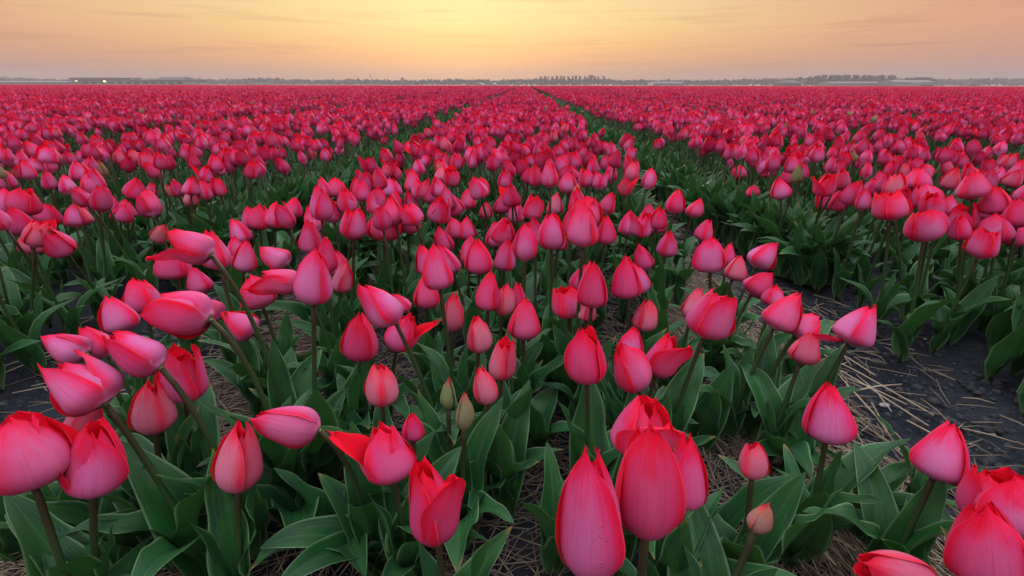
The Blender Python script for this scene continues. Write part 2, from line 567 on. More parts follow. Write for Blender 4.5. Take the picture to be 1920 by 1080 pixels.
def ground_z(x, y):
    path = ((x > .42) & (x < .90)) | ((x > -1.06) & (x < -.50))
    n = (vnoise(x * 8, y * 8, 1) - .5) * .022 + (vnoise(x * 27, y * 27, 2) - .5) * .012 + (vnoise(x * 70, y * 70, 3) - .5) * .008
    fade = np.clip(1.2 - np.hypot(x, y) / 9.0, 0, 1)
    return (n * np.where(path, 1.0, .7) + np.where(path, -.012, .0)) * fade


def spaced(near0, near1, step, far):
    a = list(np.arange(near0, near1, step))
    d, x = step, near1
    while x < far[1]:
        a.append(x); d *= 1.22; x += d
    a.append(far[1])
    d, x, b = step, near0 - step, []
    while x > far[0]:
        b.append(x); d *= 1.22; x -= d
    b.append(far[0])
    return np.array(b[::-1] + a)


gx, gy = spaced(-1.9, 1.9, .013, (-680, 680)), spaced(.0, 3.2, .014, (-30, 640))
GX, GY = np.meshgrid(gx, gy)
GZ = ground_z(GX, GY)
gme = mesh_np('ground', np.stack([GX.ravel(), GY.ravel(), GZ.ravel()], 1), grid_tris(len(gx) - 1, len(gy) - 1), mats=[M_SOIL])
tag(link('ground', gme), kind='structure')

# low grass bank that closes the far end of the field
hp = Heap()
for i in range(2600):
    x = random.uniform(-130, 120); y = 93.0 + random.random() * 2.4
    h = random.uniform(.06, .16) + (.10 if x < -30 else 0)
    w = random.uniform(.2, .6)
    hp.add([(x - w, y, -.02), (x + w, y + .1, -.02), (x + random.uniform(-.1, .1), y + random.uniform(-.1, .1), h)], [(0, 1, 2)])
tag(hp.build('grass_bank', [M_GREEN], smooth=False), kind='stuff')

# the mist over the far land
V, T = box_vt(-690, 690, -31, 650, -1.5, 12)
haze = link('haze', mesh_np('haze', V, T, smooth=False))
hm = Mat('mist')
pv = hm.node('ShaderNodeVolumePrincipled', {'Color': (.50, .49, .52), 'Density': 0.0012, 'Anisotropy': .1})
hm.l.new(pv.outputs[0], hm.out.inputs['Volume'])
haze.data.materials.append(hm.m)
tag(haze, kind='stuff')

# ------------------------------------------------------------------ far trees
def poplar_proto(seed, h, spread, lean=0.0):
    r = random.Random(seed)
    tr, cr = Heap(), Heap()
    tr.add(*tube_vt([(0, 0, 0), (lean * .3, 0, h * .35), (lean * .7, 0, h * .7), (lean, 0, h * .95)], [h * .018, h * .013, h * .008, h * .002], 5))
    for i in range(26):
        z0 = h * r.uniform(.10, .80); a = r.uniform(0, 6.283)
        L = h * r.uniform(.10, .24) * (1.15 - z0 / h); bx = lean * z0 / h
        ex, ey = math.cos(a) * spread * h * r.uniform(.4, 1), math.sin(a) * spread * h * r.uniform(.4, 1)
        tip = (bx + ex, ey, z0 + L)
        tr.add(*tube_vt([(bx, 0, z0), (bx + ex * .5, ey * .5, z0 + L * .4), tip], [h * .005, h * .004, h * .0015], 3))
        for k in range(26):
            t = r.uniform(.3, 1.15)
            c = Vector((bx + ex * t, ey * t, z0 + L * t)) + Vector((r.gauss(0, 1), r.gauss(0, 1), r.gauss(0, 1))) * h * .022
            u = Vector((r.gauss(0, 1), r.gauss(0, 1), r.gauss(0, 1))).normalized() * h * r.uniform(.020, .045)
            w = Vector((r.gauss(0, .5), r.gauss(0, .5), r.gauss(1, .4))).normalized() * h * r.uniform(.02, .045)
            cr.add([c - u, c + u, c + w], [(0, 1, 2)])
    return tr.mesh('trunk', [M_BARK]), cr.mesh('crown', [M_TWIG], smooth=False)


def round_proto(seed, h):
    r = random.Random(seed)
    tr, cr = Heap(), Heap()
    tr.add(*tube_vt([(0, 0, 0), (0, 0, h * .3), (h * .03, 0, h * .55)], [h * .03, h * .024, h * .014], 5))
    lobes = [(Vector((r.uniform(-.28, .28), r.uniform(-.28, .28), r.uniform(.38, .72))) * h, h * r.uniform(.18, .28)) for _ in range(9)]
    for c, q in lobes:
        tr.add(*tube_vt([(0, 0, h * .3), tuple(c)], [h * .012, h * .004], 3))
        for k in range(70):
            d = Vector((r.gauss(0, 1), r.gauss(0, 1), r.gauss(0, 1))).normalized() * q * r.uniform(.5, 1.1) ** .5
            p = c + d
            u = Vector((r.gauss(0, 1), r.gauss(0, 1), r.gauss(0, 1))).normalized() * h * r.uniform(.015, .035)
            w = Vector((r.gauss(0, 1), r.gauss(0, 1), r.gauss(0, 1))).normalized() * h * r.uniform(.02, .05)
            cr.add([p - u, p + u, p + w], [(0, 1, 2)])
    return tr.mesh('trunk', [M_BARK]), cr.mesh('crown', [M_WOOD], smooth=False)


POPLARS = [poplar_proto(40 + i, 1.0, .085 + .02 * (i % 3), (.06 if i >= 3 else 0.0)) for i in range(6)]
ROUNDS = [round_proto(60 + i, 1.0) for i in range(3)]


def far_tree(name, proto, px, dist, top_py, label, group=None, cat='tree', wide=1.0, base_z=0.0):
    p = far_point(px, dist)
    h = far_point(px, dist, top_py).z - base_z
    root = link(name, None)
    root.location = (p.x, p.y, base_z)
    root.rotation_euler = (0, 0, random.uniform(-.4, .4))
    root.scale = (h * wide, h * wide, h)
    tag(root, label, cat, group)
    link('trunk', proto[0], root); link('crown', proto[1], root)
    return root


for i, px in enumerate([1014, 1021, 1028, 1036, 1043, 1051, 1057, 1066, 1072, 1080, 1086]):
    far_tree('poplar_tree', POPLARS[i % 3], px + random.uniform(-1.5, 1.5), 400 + random.uniform(-6, 6), 139.5 + random.uniform(0, 3),
             'tall bare poplar in the dense central row, left of the gap', 'poplars in the central row, left of the gap', wide=1.5)
for i, px in enumerate([1097, 1103, 1108, 1114, 1120]):
    far_tree('poplar_tree', POPLARS[(i + 1) % 3], px, 398 + random.uniform(-6, 6), 138.5 + abs(px - 1107) * .25,
             'tall bare poplar in the short row between the gap and the lone poplar', 'poplars in the central row, right of the gap', wide=1.5)
far_tree('poplar_tree', POPLARS[0], 1131, 397, 141.0, 'lone slim poplar standing just right of the central poplar row', wide=1.4)
for i, px in enumerate([962, 969, 979, 986, 992, 999, 1006]):
    far_tree('poplar_tree', POPLARS[i % 3], px, 430 + random.uniform(-5, 5), 144.5 + random.uniform(0, 3.5),
             'short thin young poplar left of the tall central poplar row', 'young poplars left of the central row')
for i, px in enumerate(np.linspace(1443, 1497, 9)):
    far_tree('leaning_tree', POPLARS[3 + i % 3], px + random.uniform(-2, 2), 340 + random.uniform(-6, 6), 147.5 - i * .85 + random.uniform(0, 2),
             'small wind-leaned tree in the ragged row left of the long tall row', 'ragged row of small leaning trees')
for i, px in enumerate(np.linspace(1512, 1672, 30)):
    far_tree('leaning_tree', POPLARS[3 + i % 3], px + random.uniform(-2, 2), 330 + random.uniform(-8, 8), 136.0 + random.uniform(0, 3) + (4 if px < 1524 else 0),
             'tall wind-leaned tree in the long even row above the pale glasshouses', 'long row of tall leaning trees', wide=1.25)
for i, px in enumerate(np.linspace(1698, 1752, 9)):
    far_tree('leaning_tree', POPLARS[3 + i % 3], px, 345 + random.uniform(-6, 6), 140.0 + abs(px - 1722) * .12 + random.uniform(0, 2),
             'rounded tree in the shorter dense clump right of the long leaning row', 'dense clump right of the long row', wide=1.7)
for px, top, w, lab in [(1323, 149.5, 1.5, 'round bush-like tree in the open stretch right of the poplars, leftmost of two'),
                        (1343, 150.0, 1.4, 'round bush-like tree in the open stretch right of the poplars, rightmost of two'),
                        (1377, 150.0, 1.4, 'low dark round tree just left of the wide domed tree'),
                        (1395, 147.5, 1.3, 'wide domed tree where the right-hand treeline begins to rise'),
                        (1426, 146.0, .9, 'narrow tree with a peaked top before the ragged leaning row'),
                        (1835, 144.0, 1.5, 'lone broad tree above the dark car at the field edge'),
                        (1856, 145.5, 1.6, 'broad tree right of the one above the dark car'),
                        (895, 145.5, .9, 'small round-headed tree rising over the low white tunnels'),
                        (790, 150.0, .9, 'small pale tree right of the brick tower'),
                        (760 - 75, 148.0, 1.0, 'rounded treetop beside the thin mast'),
                        (1150, 149.0, 1.5, 'low spreading tree at the right foot of the lone poplar'),
                        (372, 148.5, 1.2, 'round tree just right of the dark flat-topped hall'),
                        (12, 140.5, 1.5, 'big dark tree rising at the edge above the long glasshouse'),
                        (55, 145.5, 1.2, 'low round tree above the middle of the long glasshouse')]:
    far_tree('round_tree', ROUNDS[int(px) % 3], px, 380 if px > 700 else 360, top, lab, wide=w)

# the continuous low wood along the horizon
sky_line = [(-160, 147), (0, 146), (30, 147), (60, 148), (110, 150), (140, 149), (215, 148), (290, 149), (345, 148), (380, 149), (420, 150.5), (470, 149.5),
            (488, 147), (505, 146.5), (525, 147.5), (550, 151), (600, 151), (660, 150), (700, 150), (745, 152), (770, 153.5), (800, 151),
            (840, 149.5), (870, 150), (905, 150.5), (925, 153), (960, 151), (1010, 149.5), (1060, 149.5), (1140, 149.5), (1165, 152.5),
            (1220, 152), (1260, 151.5), (1300, 152.5), (1350, 151.5), (1400, 150), (1440, 147.5), (1500, 146), (1600, 145), (1690, 146.5), (1760, 148),
            (1800, 150), (1830, 148), (1870, 148), (1920, 149.5), (2080, 149)]
sx_, sy_ = zip(*sky_line)
hp = Heap()
r = random.Random(5)
for i in range(16000):
    px = r.uniform(-160, 2080)
    top = np.interp(px, sx_, sy_) + math.sin(px * .13) * .7 + math.sin(px * .41) * .5
    py = 158.2 - .82 * (158.2 - top) * (r.random() if i % 3 else r.uniform(.6, 1))
    c = far_point(px, 455 + r.uniform(-12, 12), py)
    s = r.uniform(.9, 1.9)
    u = Vector((r.gauss(0, 1), r.gauss(0, 1), r.gauss(0, .5))).normalized() * s
    w = Vector((r.gauss(0, .7), r.gauss(0, .7), r.gauss(0, 1))).normalized() * s * 1.5
    hp.add([c - u, c + u, c + w], [(0, 1, 2)])
tag(hp.build('treeline', [M_WOOD], smooth=False), kind='stuff')


# ------------------------------------------------------------------ far buildings
def frame_at(px0, px1, dist, top_py):
    a, b = far_point(px0, dist), far_point(px1, dist)
    return a.x, b.x, dist, far_point((px0 + px1) / 2, dist, top_py).z


def building(name, label, cat, group=None, loc=(0, 0, 0)):
    o = link(name, None)
    o.location = loc
    return tag(o, label, cat, group)


def part(name, parent, vt, mat, smooth=False):
    me = mesh_np(name, vt[0], vt[1], mats=[mat], smooth=smooth)
    return link(name, me, parent)


def glasshouse(px0, px1, dist, top_py, label, depth=14, bays=6, mat=M_GLASS, group=None):
    x0, x1, y, h = frame_at(px0, px1, dist, top_py)
    o = building('greenhouse', label, 'greenhouse', group, ((x0 + x1) / 2, y, 0))
    w = (x1 - x0) / 2
    n = bays
    part('wall', o, box_vt(-w, w, 0, depth, 0, h * .68), mat)
    for k in range(n):
        a, b = -w + 2 * w * k / n + .03, -w + 2 * w * (k + 1) / n - .03
        V = np.array([(a, -.1, h * .685), (b, -.1, h * .685), (b, depth, h * .685), (a, depth, h * .685), (a, depth * .4, h), (b, depth * .4, h)])
        T = [(0, 1, 5), (0, 5, 4), (2, 3, 4), (2, 4, 5), (1, 2, 5), (3, 0, 4), (0, 3, 2), (0, 2, 1)]
        part('roof', o, (V, np.array(T)), mat)
    for k in range(n + 1):
        xx = -w + 2 * w * k / n
        part('post', o, box_vt(xx - .06, xx + .06, -.16, -.02, 0, h * .67), M_METAL)
    return o


def hall(px0, px1, dist, top_py, label, name='hall', depth=18, wall=M_METAL, roof=M_ROOF, roof_h=.25, nwin=8, flat=True):
    x0, x1, y, h = frame_at(px0, px1, dist, top_py)
    o = building(name, label, 'building', None, ((x0 + x1) / 2, y, 0))
    w = (x1 - x0) / 2
    hw = h * (1 - roof_h)
    part('wall', o, box_vt(-w, w, 0, depth, 0, hw), wall)
    if flat:
        part('roof', o, box_vt(-w - .4, w + .4, -.5, depth + .4, hw + .003, h), roof)
    else:
        V = np.array([(-w - .3, -.4, hw), (w + .3, -.4, hw), (w + .3, depth + .4, hw), (-w - .3, depth + .4, hw), (-w * .92, depth / 2, h), (w * .92, depth / 2, h)])
        part('roof', o, (V, np.array([(0, 1, 5), (0, 5, 4), (2, 3, 4), (2, 4, 5), (1, 2, 5), (3, 0, 4), (0, 3, 2), (0, 2, 1)])), roof)
    for k in range(nwin):
        xx = -w + 2 * w * (k + .5) / nwin
        ww = 2 * w / nwin * .33
        f = part('window', o, box_vt(xx - ww, xx + ww, -.08, -.005, hw * .35, hw * .75), M_WIN)
    dxx = w * .8
    part('door', o, box_vt(dxx - .9, dxx + .9, -.07, -.004, .02, hw * .6), M_ROOF)
    return o


glasshouse(-90, 122, 250, 151.5, 'long pale glasshouse at the far left edge of the field', bays=10)
hall(122, 345, 262, 150.5, 'long low grey-green packing hall that carries two lit lamps', nwin=14, roof_h=.22)
hall(135, 222, 300, 145.5, 'dark flat-roofed hall rising behind the two lit lamps', nwin=6, roof_h=.30)
hall(288, 338, 305, 143.5, 'dark hall with a broad stepped roof right of the lit hall', nwin=4, roof_h=.35, flat=False)
hall(226, 244, 305, 145.0, 'small gabled house behind the long lit hall, left of two', name='house', nwin=2, roof_h=.5, flat=False, wall=M_BRICK)
hall(252, 270, 306, 147.0, 'small gabled house behind the long lit hall, right of two', name='house', nwin=2, roof_h=.5, flat=False, wall=M_BRICK)
hall(462, 500, 330, 156.2 - 1.2, 'low dark shed standing alone in the mist left of the mast', name='shed', nwin=4, roof_h=.4, flat=False)
glasshouse(1676, 1752, 300, 150.0, 'pale glasshouse below the dense clump of rounded trees', bays=5)
glasshouse(1555, 1660, 315, 153.0, 'low pale glasshouse below the long row of leaning trees', bays=6)
hall(1480, 1502, 300, 150.0, 'small dark shed with a pitched roof before the leaning trees', name='shed', nwin=2, roof_h=.5, flat=False, wall=M_WOOD)
hall(1725, 1748, 270, 154.0, 'dark low shed in front of the pale right-hand glasshouse', name='shed', nwin=2, roof_h=.45, flat=False)
glasshouse(1225, 1282, 330, 153.5, 'faint low glasshouse in the mist right of the poplars', bays=4)


def tunnel(px0, px1, dist, top_py, label, group):
    x0, x1, y, h = frame_at(px0, px1, dist, top_py)
    o = building('polytunnel', label, 'polytunnel', group, ((x0 + x1) / 2, y, 0))
    w, n, V, T = (x1 - x0) / 2, 12, [], []
    for k in range(n + 1):
        a = math.pi * k / n
        V += [(-w * math.cos(a), 0, h * math.sin(a)), (-w * math.cos(a), 22, h * math.sin(a))]
    for k in range(n):
        i = 2 * k
        T += [(i, i + 1, i + 3), (i, i + 3, i + 2)]
    part('cover', o, (np.array(V), np.array(T)), M_WHITE, True)
    E = [(0, .0, 0)] + [V[2 * k] for k in range(n + 1)]
    part('end_wall', o, (np.array(E), np.array([(0, k + 1, k + 2) for k in range(n)])), M_WHITE)
    part('door', o, box_vt(-.8, .8, -.09, -.01, 0, h * .7), M_GLASS)


tunnel(884, 905, 330, 155.3, 'white arched polytunnel below the small round-headed tree', None)
tunnel(908, 930, 330, 155.5, 'white arched polytunnel between its two neighbours', None)
tunnel(933, 956, 330, 155.6, 'white arched polytunnel nearest the young poplars', None)

# two lit lamps on the hall
for px, lab in ((143, 'bright yellowish lamp on the long hall, the one nearer the glasshouse'), (196, 'bright yellowish lamp on the long hall, under the dark flat roof')):
    p = far_point(px, 258, 152.3)
    o = building('yard_lamp', lab, 'lamp', None, (p.x, p.y, 0))
    part('pole', o, tube_vt([(0, .3, 0), (0, .3, p.z)], .08, 6)[:2], M_METAL)
    part('lamp_head', o, box_vt(-.55, .55, -.1, .5, p.z + .3, p.z + .42), M_METAL)
    V, T, U = tube_vt([(0, 0, p.z - .42), (0, 0, p.z - .3), (0, 0, p.z + .1), (0, 0, p.z + .28)], [.2, .5, .55, .35], 10)
    part('bulb', o, (V, T), M_LAMP, True)

# brick tower, church spire, mast
x0, x1, y, h = frame_at(752.5, 757.5, 400, 144.5)
o = building('tower', 'slim brown brick tower with a pointed cap above the misty treeline', 'tower', None, ((x0 + x1) / 2, y, 0))
w = (x1 - x0) / 2
part('wall', o, box_vt(-w, w, -w, w, 0, h * .80), M_BRICK)
part('cornice', o, box_vt(-w * 1.12, w * 1.12, -w * 1.12, w * 1.12, h * .803, h * .83), M_ROOF)
V = np.array([(-w, -w, h * .833), (w, -w, h * .833), (w, w, h * .833), (-w, w, h * .833), (0, 0, h)])
part('roof', o, (V, np.array([(0, 1, 4), (1, 2, 4), (2, 3, 4), (3, 0, 4)])), M_ROOF)
for zz in (.55, .68):
    part('window', o, box_vt(-w * .3, w * .3, -w - .06, -w - .01, h * zz, h * (zz + .07)), M_WIN)
x0, x1, y, h = frame_at(425.4, 429.2, 400, 144.8)
o = building('church_spire', 'tiny pointed church spire poking over the treeline', 'church', None, ((x0 + x1) / 2, y, 0))
w = (x1 - x0) / 2
part('wall', o, box_vt(-w, w, -w, w, 0, h * .62), M_BRICK)
V = np.array([(-w * 1.1, -w * 1.1, h * .623), (w * 1.1, -w * 1.1, h * .623), (w * 1.1, w * 1.1, h * .623), (-w * 1.1, w * 1.1, h * .623), (0, 0, h)])
part('spire', o, (V, np.array([(0, 1, 4), (1, 2, 4), (2, 3, 4), (3, 0, 4), (0, 3, 2), (0, 2, 1)])), M_ROOF)
p = far_point(694.5, 420, 136.0)
o = building('radio_mast', 'thin tall radio mast standing above the misty treeline', 'mast', None, (p.x, p.y, 0))
part('pole', o, tube_vt([(0, 0, 0), (0, 0, p.z * .55), (0, 0, p.z)], [.22, .18, .07], 6)[:2], M_METAL)
part('antenna', o, tube_vt([(.0, -.3, p.z * .60), (.0, -.3, p.z * .80)], [.36, .30], 6)[:2], M_METAL)
part('brace', o, tube_vt([(-1.2, 0, 0), (0, 0, p.z * .5)], .07, 4)[:2], M_METAL)
part('brace', o, tube_vt([(1.2, 0, 0), (0, 0, p.z * .5)], .07, 4)[:2], M_METAL)


# dark car on the track at the end of the field
def dark_car(px, dist, label):
    p = far_point(px, dist)
    o = building('parked_car', label, 'car', None, (p.x, p.y, .05))
    prof = [(-2.1, .35), (-2.1, .75), (-1.45, .88), (-.75, 1.38), (.85, 1.40), (1.55, .92), (2.1, .84), (2.15, .35)]
    n = len(prof)
    V = np.array([(x, s * (.86 if z < 1.2 else .68), z) for s in (-1, 1) for x, z in prof])
    T = []
    for i in range(n):
        j = (i + 1) % n
        T += [(i, j, j + n), (i, j + n, i + n)]
    for k in range(1, n - 1):
        T += [(0, k + 1, k), (n, n + k, n + k + 1)]
    part('body', o, (V, np.array(T)), M_CAR)
    gl = [(-1.28, .90), (-.70, 1.30), (.78, 1.32), (1.34, .92)]
    for s in (-1, 1):
        V = np.array([(x, s * (.87 if z < 1.2 else .73), z) for x, z in gl])
        part('side_window', o, (V, np.array([(0, 1, 2), (0, 2, 3)])), M_WIN)
        for x in (-1.35, 1.35):
            wv, wt, _ = tube_vt([(x, s * .70, .31), (x, s * .90, .31)], .33, 14)
            part('wheel', o, (wv, wt), M_RUBBER)
    part('tail_light', o, box_vt(-2.14, -2.09, .45, .75, .62, .74), M_BRICK)
    part('tail_light', o, box_vt(-2.14, -2.09, -.75, -.45, .62, .74), M_BRICK)


dark_car(1822, 290, 'dark car parked behind the far edge of the tulips')
# ------------------------------------------------------------------ tulip parts
def petal_vt(nu, nv, az, rmax=.36, vm=.30, rt=.03, phi=1.2, power=1.3, spiral=.03, bend=0.0, flare=0.0, tipk=5.0, lift=0.0,
             inner=False, skew=(0, 0), rr=None):
    """One petal of a flower of height 1 that stands on the origin; az is where it sits round the axis."""
    rr = rr or random
    v = np.linspace(0, 1, nv + 1) ** .85
    s = np.clip((v - vm) / (1 - vm), 0, 1)
    low = np.clip(v / vm, 0, 1)
    r = np.where(v < vm, rmax * (1 - (1 - low) ** 2.2) ** .60, rt + (rmax - rt) * (1 - s ** power))
    r = np.maximum(r, .03)
    z = v * (1 + lift)
    # bend the profile outward from the lower third on
    dr, dzz = np.diff(r), np.diff(z)
    q = np.clip((v[1:] - .18) / .55, 0, 1)
    ang = bend * q * q * (3 - 2 * q)
    r2 = np.concatenate([[r[0]], r[0] + np.cumsum(dr * np.cos(ang) + dzz * np.sin(ang))])
    z2 = np.concatenate([[z[0]], z[0] + np.cumsum(dzz * np.cos(ang) - dr * np.sin(ang))])
    wide = np.clip(v / .12, 0, 1) ** .5 * (1 - v ** tipk) ** .62
    wide[-1] = .04
    hw = phi * wide                                       # half width as an angle round the axis
    u = np.linspace(-1, 1, nu + 1)
    ph = [rr.uniform(0, 6.28) for _ in range(6)]
    asym = rr.uniform(-.16, .16)
    U, Vv = np.meshgrid(u, v)
    Rg, Zg, Hw = r2[:, None] + 0 * U, z2[:, None] + 0 * U, hw[:, None] + 0 * U
    Wg = .40 * phi / 1.2 * (np.sin(np.pi * np.clip(Vv, 0, 1) ** .8) ** .6) * .95 + .03
    an = U * Hw + asym * Vv ** 2
    grow = np.clip(Vv * 3, 0, 1)
    rho = Rg + spiral * U * grow + flare * np.abs(U) ** 4 * Vv * np.clip(1.3 - Vv, 0, 1)
    rho += .014 * np.exp(-(U / .14) ** 2) * grow * (1 - .6 * Vv)                                  # midrib keel
    rho += .019 * np.sin(3.1 * U + ph[0]) * np.sin(4.0 * Vv + ph[1]) * grow * (1 - .5 * Vv)
    rho += .017 * np.sin(8 * Vv + ph[2] + 2 * U) * U ** 4 * grow                                  # wavy margin
    Zg = Zg + (.014 * np.sin(6 * U + ph[3]) + .010 * np.sin(15 * U + ph[0])) * Vv ** 6
    Zg = Zg - (.07 + .05 * math.sin(ph[4])) * np.abs(U) ** 1.6 * np.clip((Vv - .55) / .45, 0, 1) ** 2   # rounded, pointed tip
    if inner:
        rho = rho * .90 - .004
    x = rho * np.cos(an)
    y = rho * np.sin(an)
    if abs(bend) > .3:                                                                          # a fallen petal spreads flat
        k = np.clip(Vv * 1.7 - .3, 0, 1) * min(1, abs(bend) / .7)
        y = y * (1 - k) + k * U * Wg
        x = x * (1 - k) + k * (rho - .30 * (U ** 2) * Wg + .05 * np.sin(5 * U + ph[5]) * Vv)
    c, sn = math.cos(az), math.sin(az)
    lean = (Vv ** 1.8)
    X = x * c - y * sn + skew[0] * lean
    Y = x * sn + y * c + skew[1] * lean
    V = np.stack([X.ravel(), Y.ravel(), Zg.ravel()], 1)
    uv = np.stack([(U.ravel() + 1) / 2, Vv.ravel()], 1)
    return V, grid_tris(nu, nv), uv


def flower_kind(kind, seed, nu, nv, nui=None, nvi=None):
    """Six petals: three outer, three inner. kinds: closed, open, round, long, fallen, split, bud."""
    rr = random.Random(seed)
    k = dict(closed=dict(rmax=.362, vm=.26, rt=.045, phi=1.30, power=1.58), open=dict(rmax=.41, vm=.36, rt=.24, phi=1.18, power=1.7),
             round=dict(rmax=.365, vm=.33, rt=.09, phi=1.28, power=1.75), long=dict(rmax=.300, vm=.30, rt=.055, phi=1.28, power=1.6),
             fallen=dict(rmax=.385, vm=.28, rt=.10, phi=1.25, power=1.5),
             split=dict(rmax=.37, vm=.28, rt=.14, phi=1.22, power=1.5), bud=dict(rmax=.205, vm=.36, rt=.018, phi=1.25, power=1.6))[kind]
    out = []
    sg = rr.choice((-1, 1))
    skew = (rr.gauss(0, .05), rr.gauss(0, .05)) if kind != 'bud' else (0, 0)
    rmul, vmul, pmul = rr.uniform(.93, 1.05), rr.uniform(.82, 1.2), rr.uniform(.92, 1.12)
    for i in range(6):
        inner = i >= 3
        p = dict(k)
        p['rmax'] *= rmul * rr.uniform(.97, 1.04); p['vm'] *= vmul; p['power'] *= pmul
        p['rt'] = max(.015, p['rt'] * rr.uniform(.7, 1.3))
        p['phi'] *= rr.uniform(.94, 1.06)
        az = 2 * math.pi * (i % 3) / 3 + (math.pi / 3 if inner else 0) + rr.uniform(-.16, .16)
        p['spiral'] = sg * rr.uniform(.018, .040) if not inner else sg * rr.uniform(.0, .015)
        p['bend'] = rr.choice((0, 0, rr.uniform(-.03, .10))) if kind != 'bud' else 0.0
        p['flare'] = rr.uniform(.0, .06) if kind != 'bud' else 0.0
        p['tipk'] = rr.uniform(4.5, 8.5) if kind != 'closed' else rr.uniform(5.5, 13.0)
        p['lift'] = (rr.uniform(-.10, .0) if i else .02) - (.05 if inner else 0)
        if kind == 'fallen' and i == 0:
            p['bend'], p['spiral'] = rr.uniform(.55, .95), 0
        if kind == 'fallen' and i == 4 and rr.random() < .5:
            p['bend'] = .22
        if kind == 'split' and i in (0, 1):
            p['bend'], p['tipk'], p['phi'] = .14, 2.2, 1.05
        a, b = (nu, nv) if not inner or nui is None else (nui, nvi)
        V, T, uv = petal_vt(a, b, az, inner=inner, skew=skew, rr=rr, **p)
        uv[:, 0] = i + np.clip(uv[:, 0], .002, .998)
        out.append((V, T, uv))
    return out


def leaf_vt(nu, nv, seed, L=1.0, W=.13, a0=82, a1=40, fold=40, wave=.02, freq=2.5, twist=0.0):
    """A lance-shaped leaf of length about 1 that leaves the origin towards +X and bends over."""
    rr = random.Random(seed)
    t = np.linspace(0, 1, nv + 1)
    el = np.radians(a0 + (a1 - a0) * t ** 1.3)
    ds = L / nv
    cx = np.concatenate([[0], np.cumsum(np.cos((el[1:] + el[:-1]) / 2) * ds)])
    cz = np.concatenate([[0], np.cumsum(np.sin((el[1:] + el[:-1]) / 2) * ds)])
    side = rr.uniform(-.10, .10)
    cyy = side * t ** 2 * L
    w = W * (np.sin(np.pi * np.clip(t, 0, 1) ** .72) ** .8 * .92 + .26 * (1 - t) ** 2)
    w[-1] = .003
    f = np.radians(fold * (1 - t) ** .8 + 9)
    s = np.linspace(-1, 1, nu + 1)
    S, Tt = np.meshgrid(s, t)
    p1, p2 = rr.uniform(0, 6.28), rr.uniform(0, 6.28)
    wv = wave * np.abs(S) ** 1.6 * np.sin(np.pi * Tt) ** .7 * np.where(S > 0, np.sin(6.283 * freq * Tt + p1), np.sin(6.283 * freq * 1.2 * Tt + p2))
    lat = S * w[:, None] * np.cos(f)[:, None]
    nor = np.abs(S) ** 1.25 * w[:, None] * np.sin(f)[:, None] + wv
    tw = twist * Tt ** 1.2
    lat, nor = lat * np.cos(tw) - nor * np.sin(tw), lat * np.sin(tw) + nor * np.cos(tw)
    nx, nz = -np.sin(el)[:, None], np.cos(el)[:, None]
    X = cx[:, None] + nor * nx
    Z = cz[:, None] + nor * nz
    Y = cyy[:, None] + lat
    V = np.stack([X.ravel(), Y.ravel(), Z.ravel()], 1)
    uv = np.stack([(S.ravel() + 1) / 2, Tt.ravel()], 1)
    return V, grid_tris(nu, nv), uv


def flower_meshes(kind, seed, nu, nv):
    return [mesh_np('petal', V, T, U, None, [M_PETAL]) for V, T, U in flower_kind(kind, seed, nu, nv)]


BIG = {k: [flower_meshes(k, 100 * i + j, 12, 18) for j in range(n)] for i, (k, n) in
       enumerate((('closed', 9), ('open', 4), ('round', 4), ('long', 3), ('fallen', 6), ('split', 2), ('bud', 3)))}
MID = {k: [flower_meshes(k, 100 * i + j + 50, 7, 9) for j in range(n)] for i, (k, n) in
       enumerate((('closed', 9), ('open', 3), ('round', 4), ('long', 3), ('fallen', 3), ('split', 2), ('bud', 2)))}
LR = random.Random(77)
LEAF_SPECS = [dict(W=LR.uniform(.11, .17), a0=LR.uniform(76, 89), a1=LR.choice((68, 60, 50, 38, 25, 5, -15)) + LR.uniform(-8, 8),
                   fold=LR.uniform(22, 55), wave=LR.uniform(.012, .040), freq=LR.uniform(1.4, 2.8), twist=LR.uniform(-.7, .7)) for _ in range(20)]
LEAF_BIG = [mesh_np('leaf', *leaf_vt(8, 22, i, **s), None, [M_LEAF]) for i, s in enumerate(LEAF_SPECS)]
LEAF_MID = [mesh_np('leaf', *leaf_vt(4, 9, i, **s), None, [M_LEAF]) for i, s in enumerate(LEAF_SPECS)]
V, T, U = tube_vt([(0, 0, .0), (0, 0, .06), (0, 0, .22), (0, 0, .30), (0, 0, .33)], [.045, .05, .045, .06, .03], 6)
PISTIL = mesh_np('flower', V, T, U, None, [M_PISTIL])


def flower_axis(px, py, tilt, upright=.30):
    """Direction of a flower whose image leans by tilt degrees (0 up, + right) at a photo pixel."""
    t = R(tilt)
    d = CAM_ROT @ Vector((math.sin(t), math.cos(t), 0))
    v = ray(px, py).normalized()
    return (d - v * (upright * max(math.cos(t), 0.15))).normalized()


def bezier(p0, p1, p2, p3, n):
    out = []
    for i in range(n + 1):
        t = i / n
        out.append(p0 * (1 - t) ** 3 + p1 * (3 * t * (1 - t) ** 2) + p2 * (3 * t * t * (1 - t)) + p3 * t ** 3)
    return out


TAKEN = []          # ground places already planted


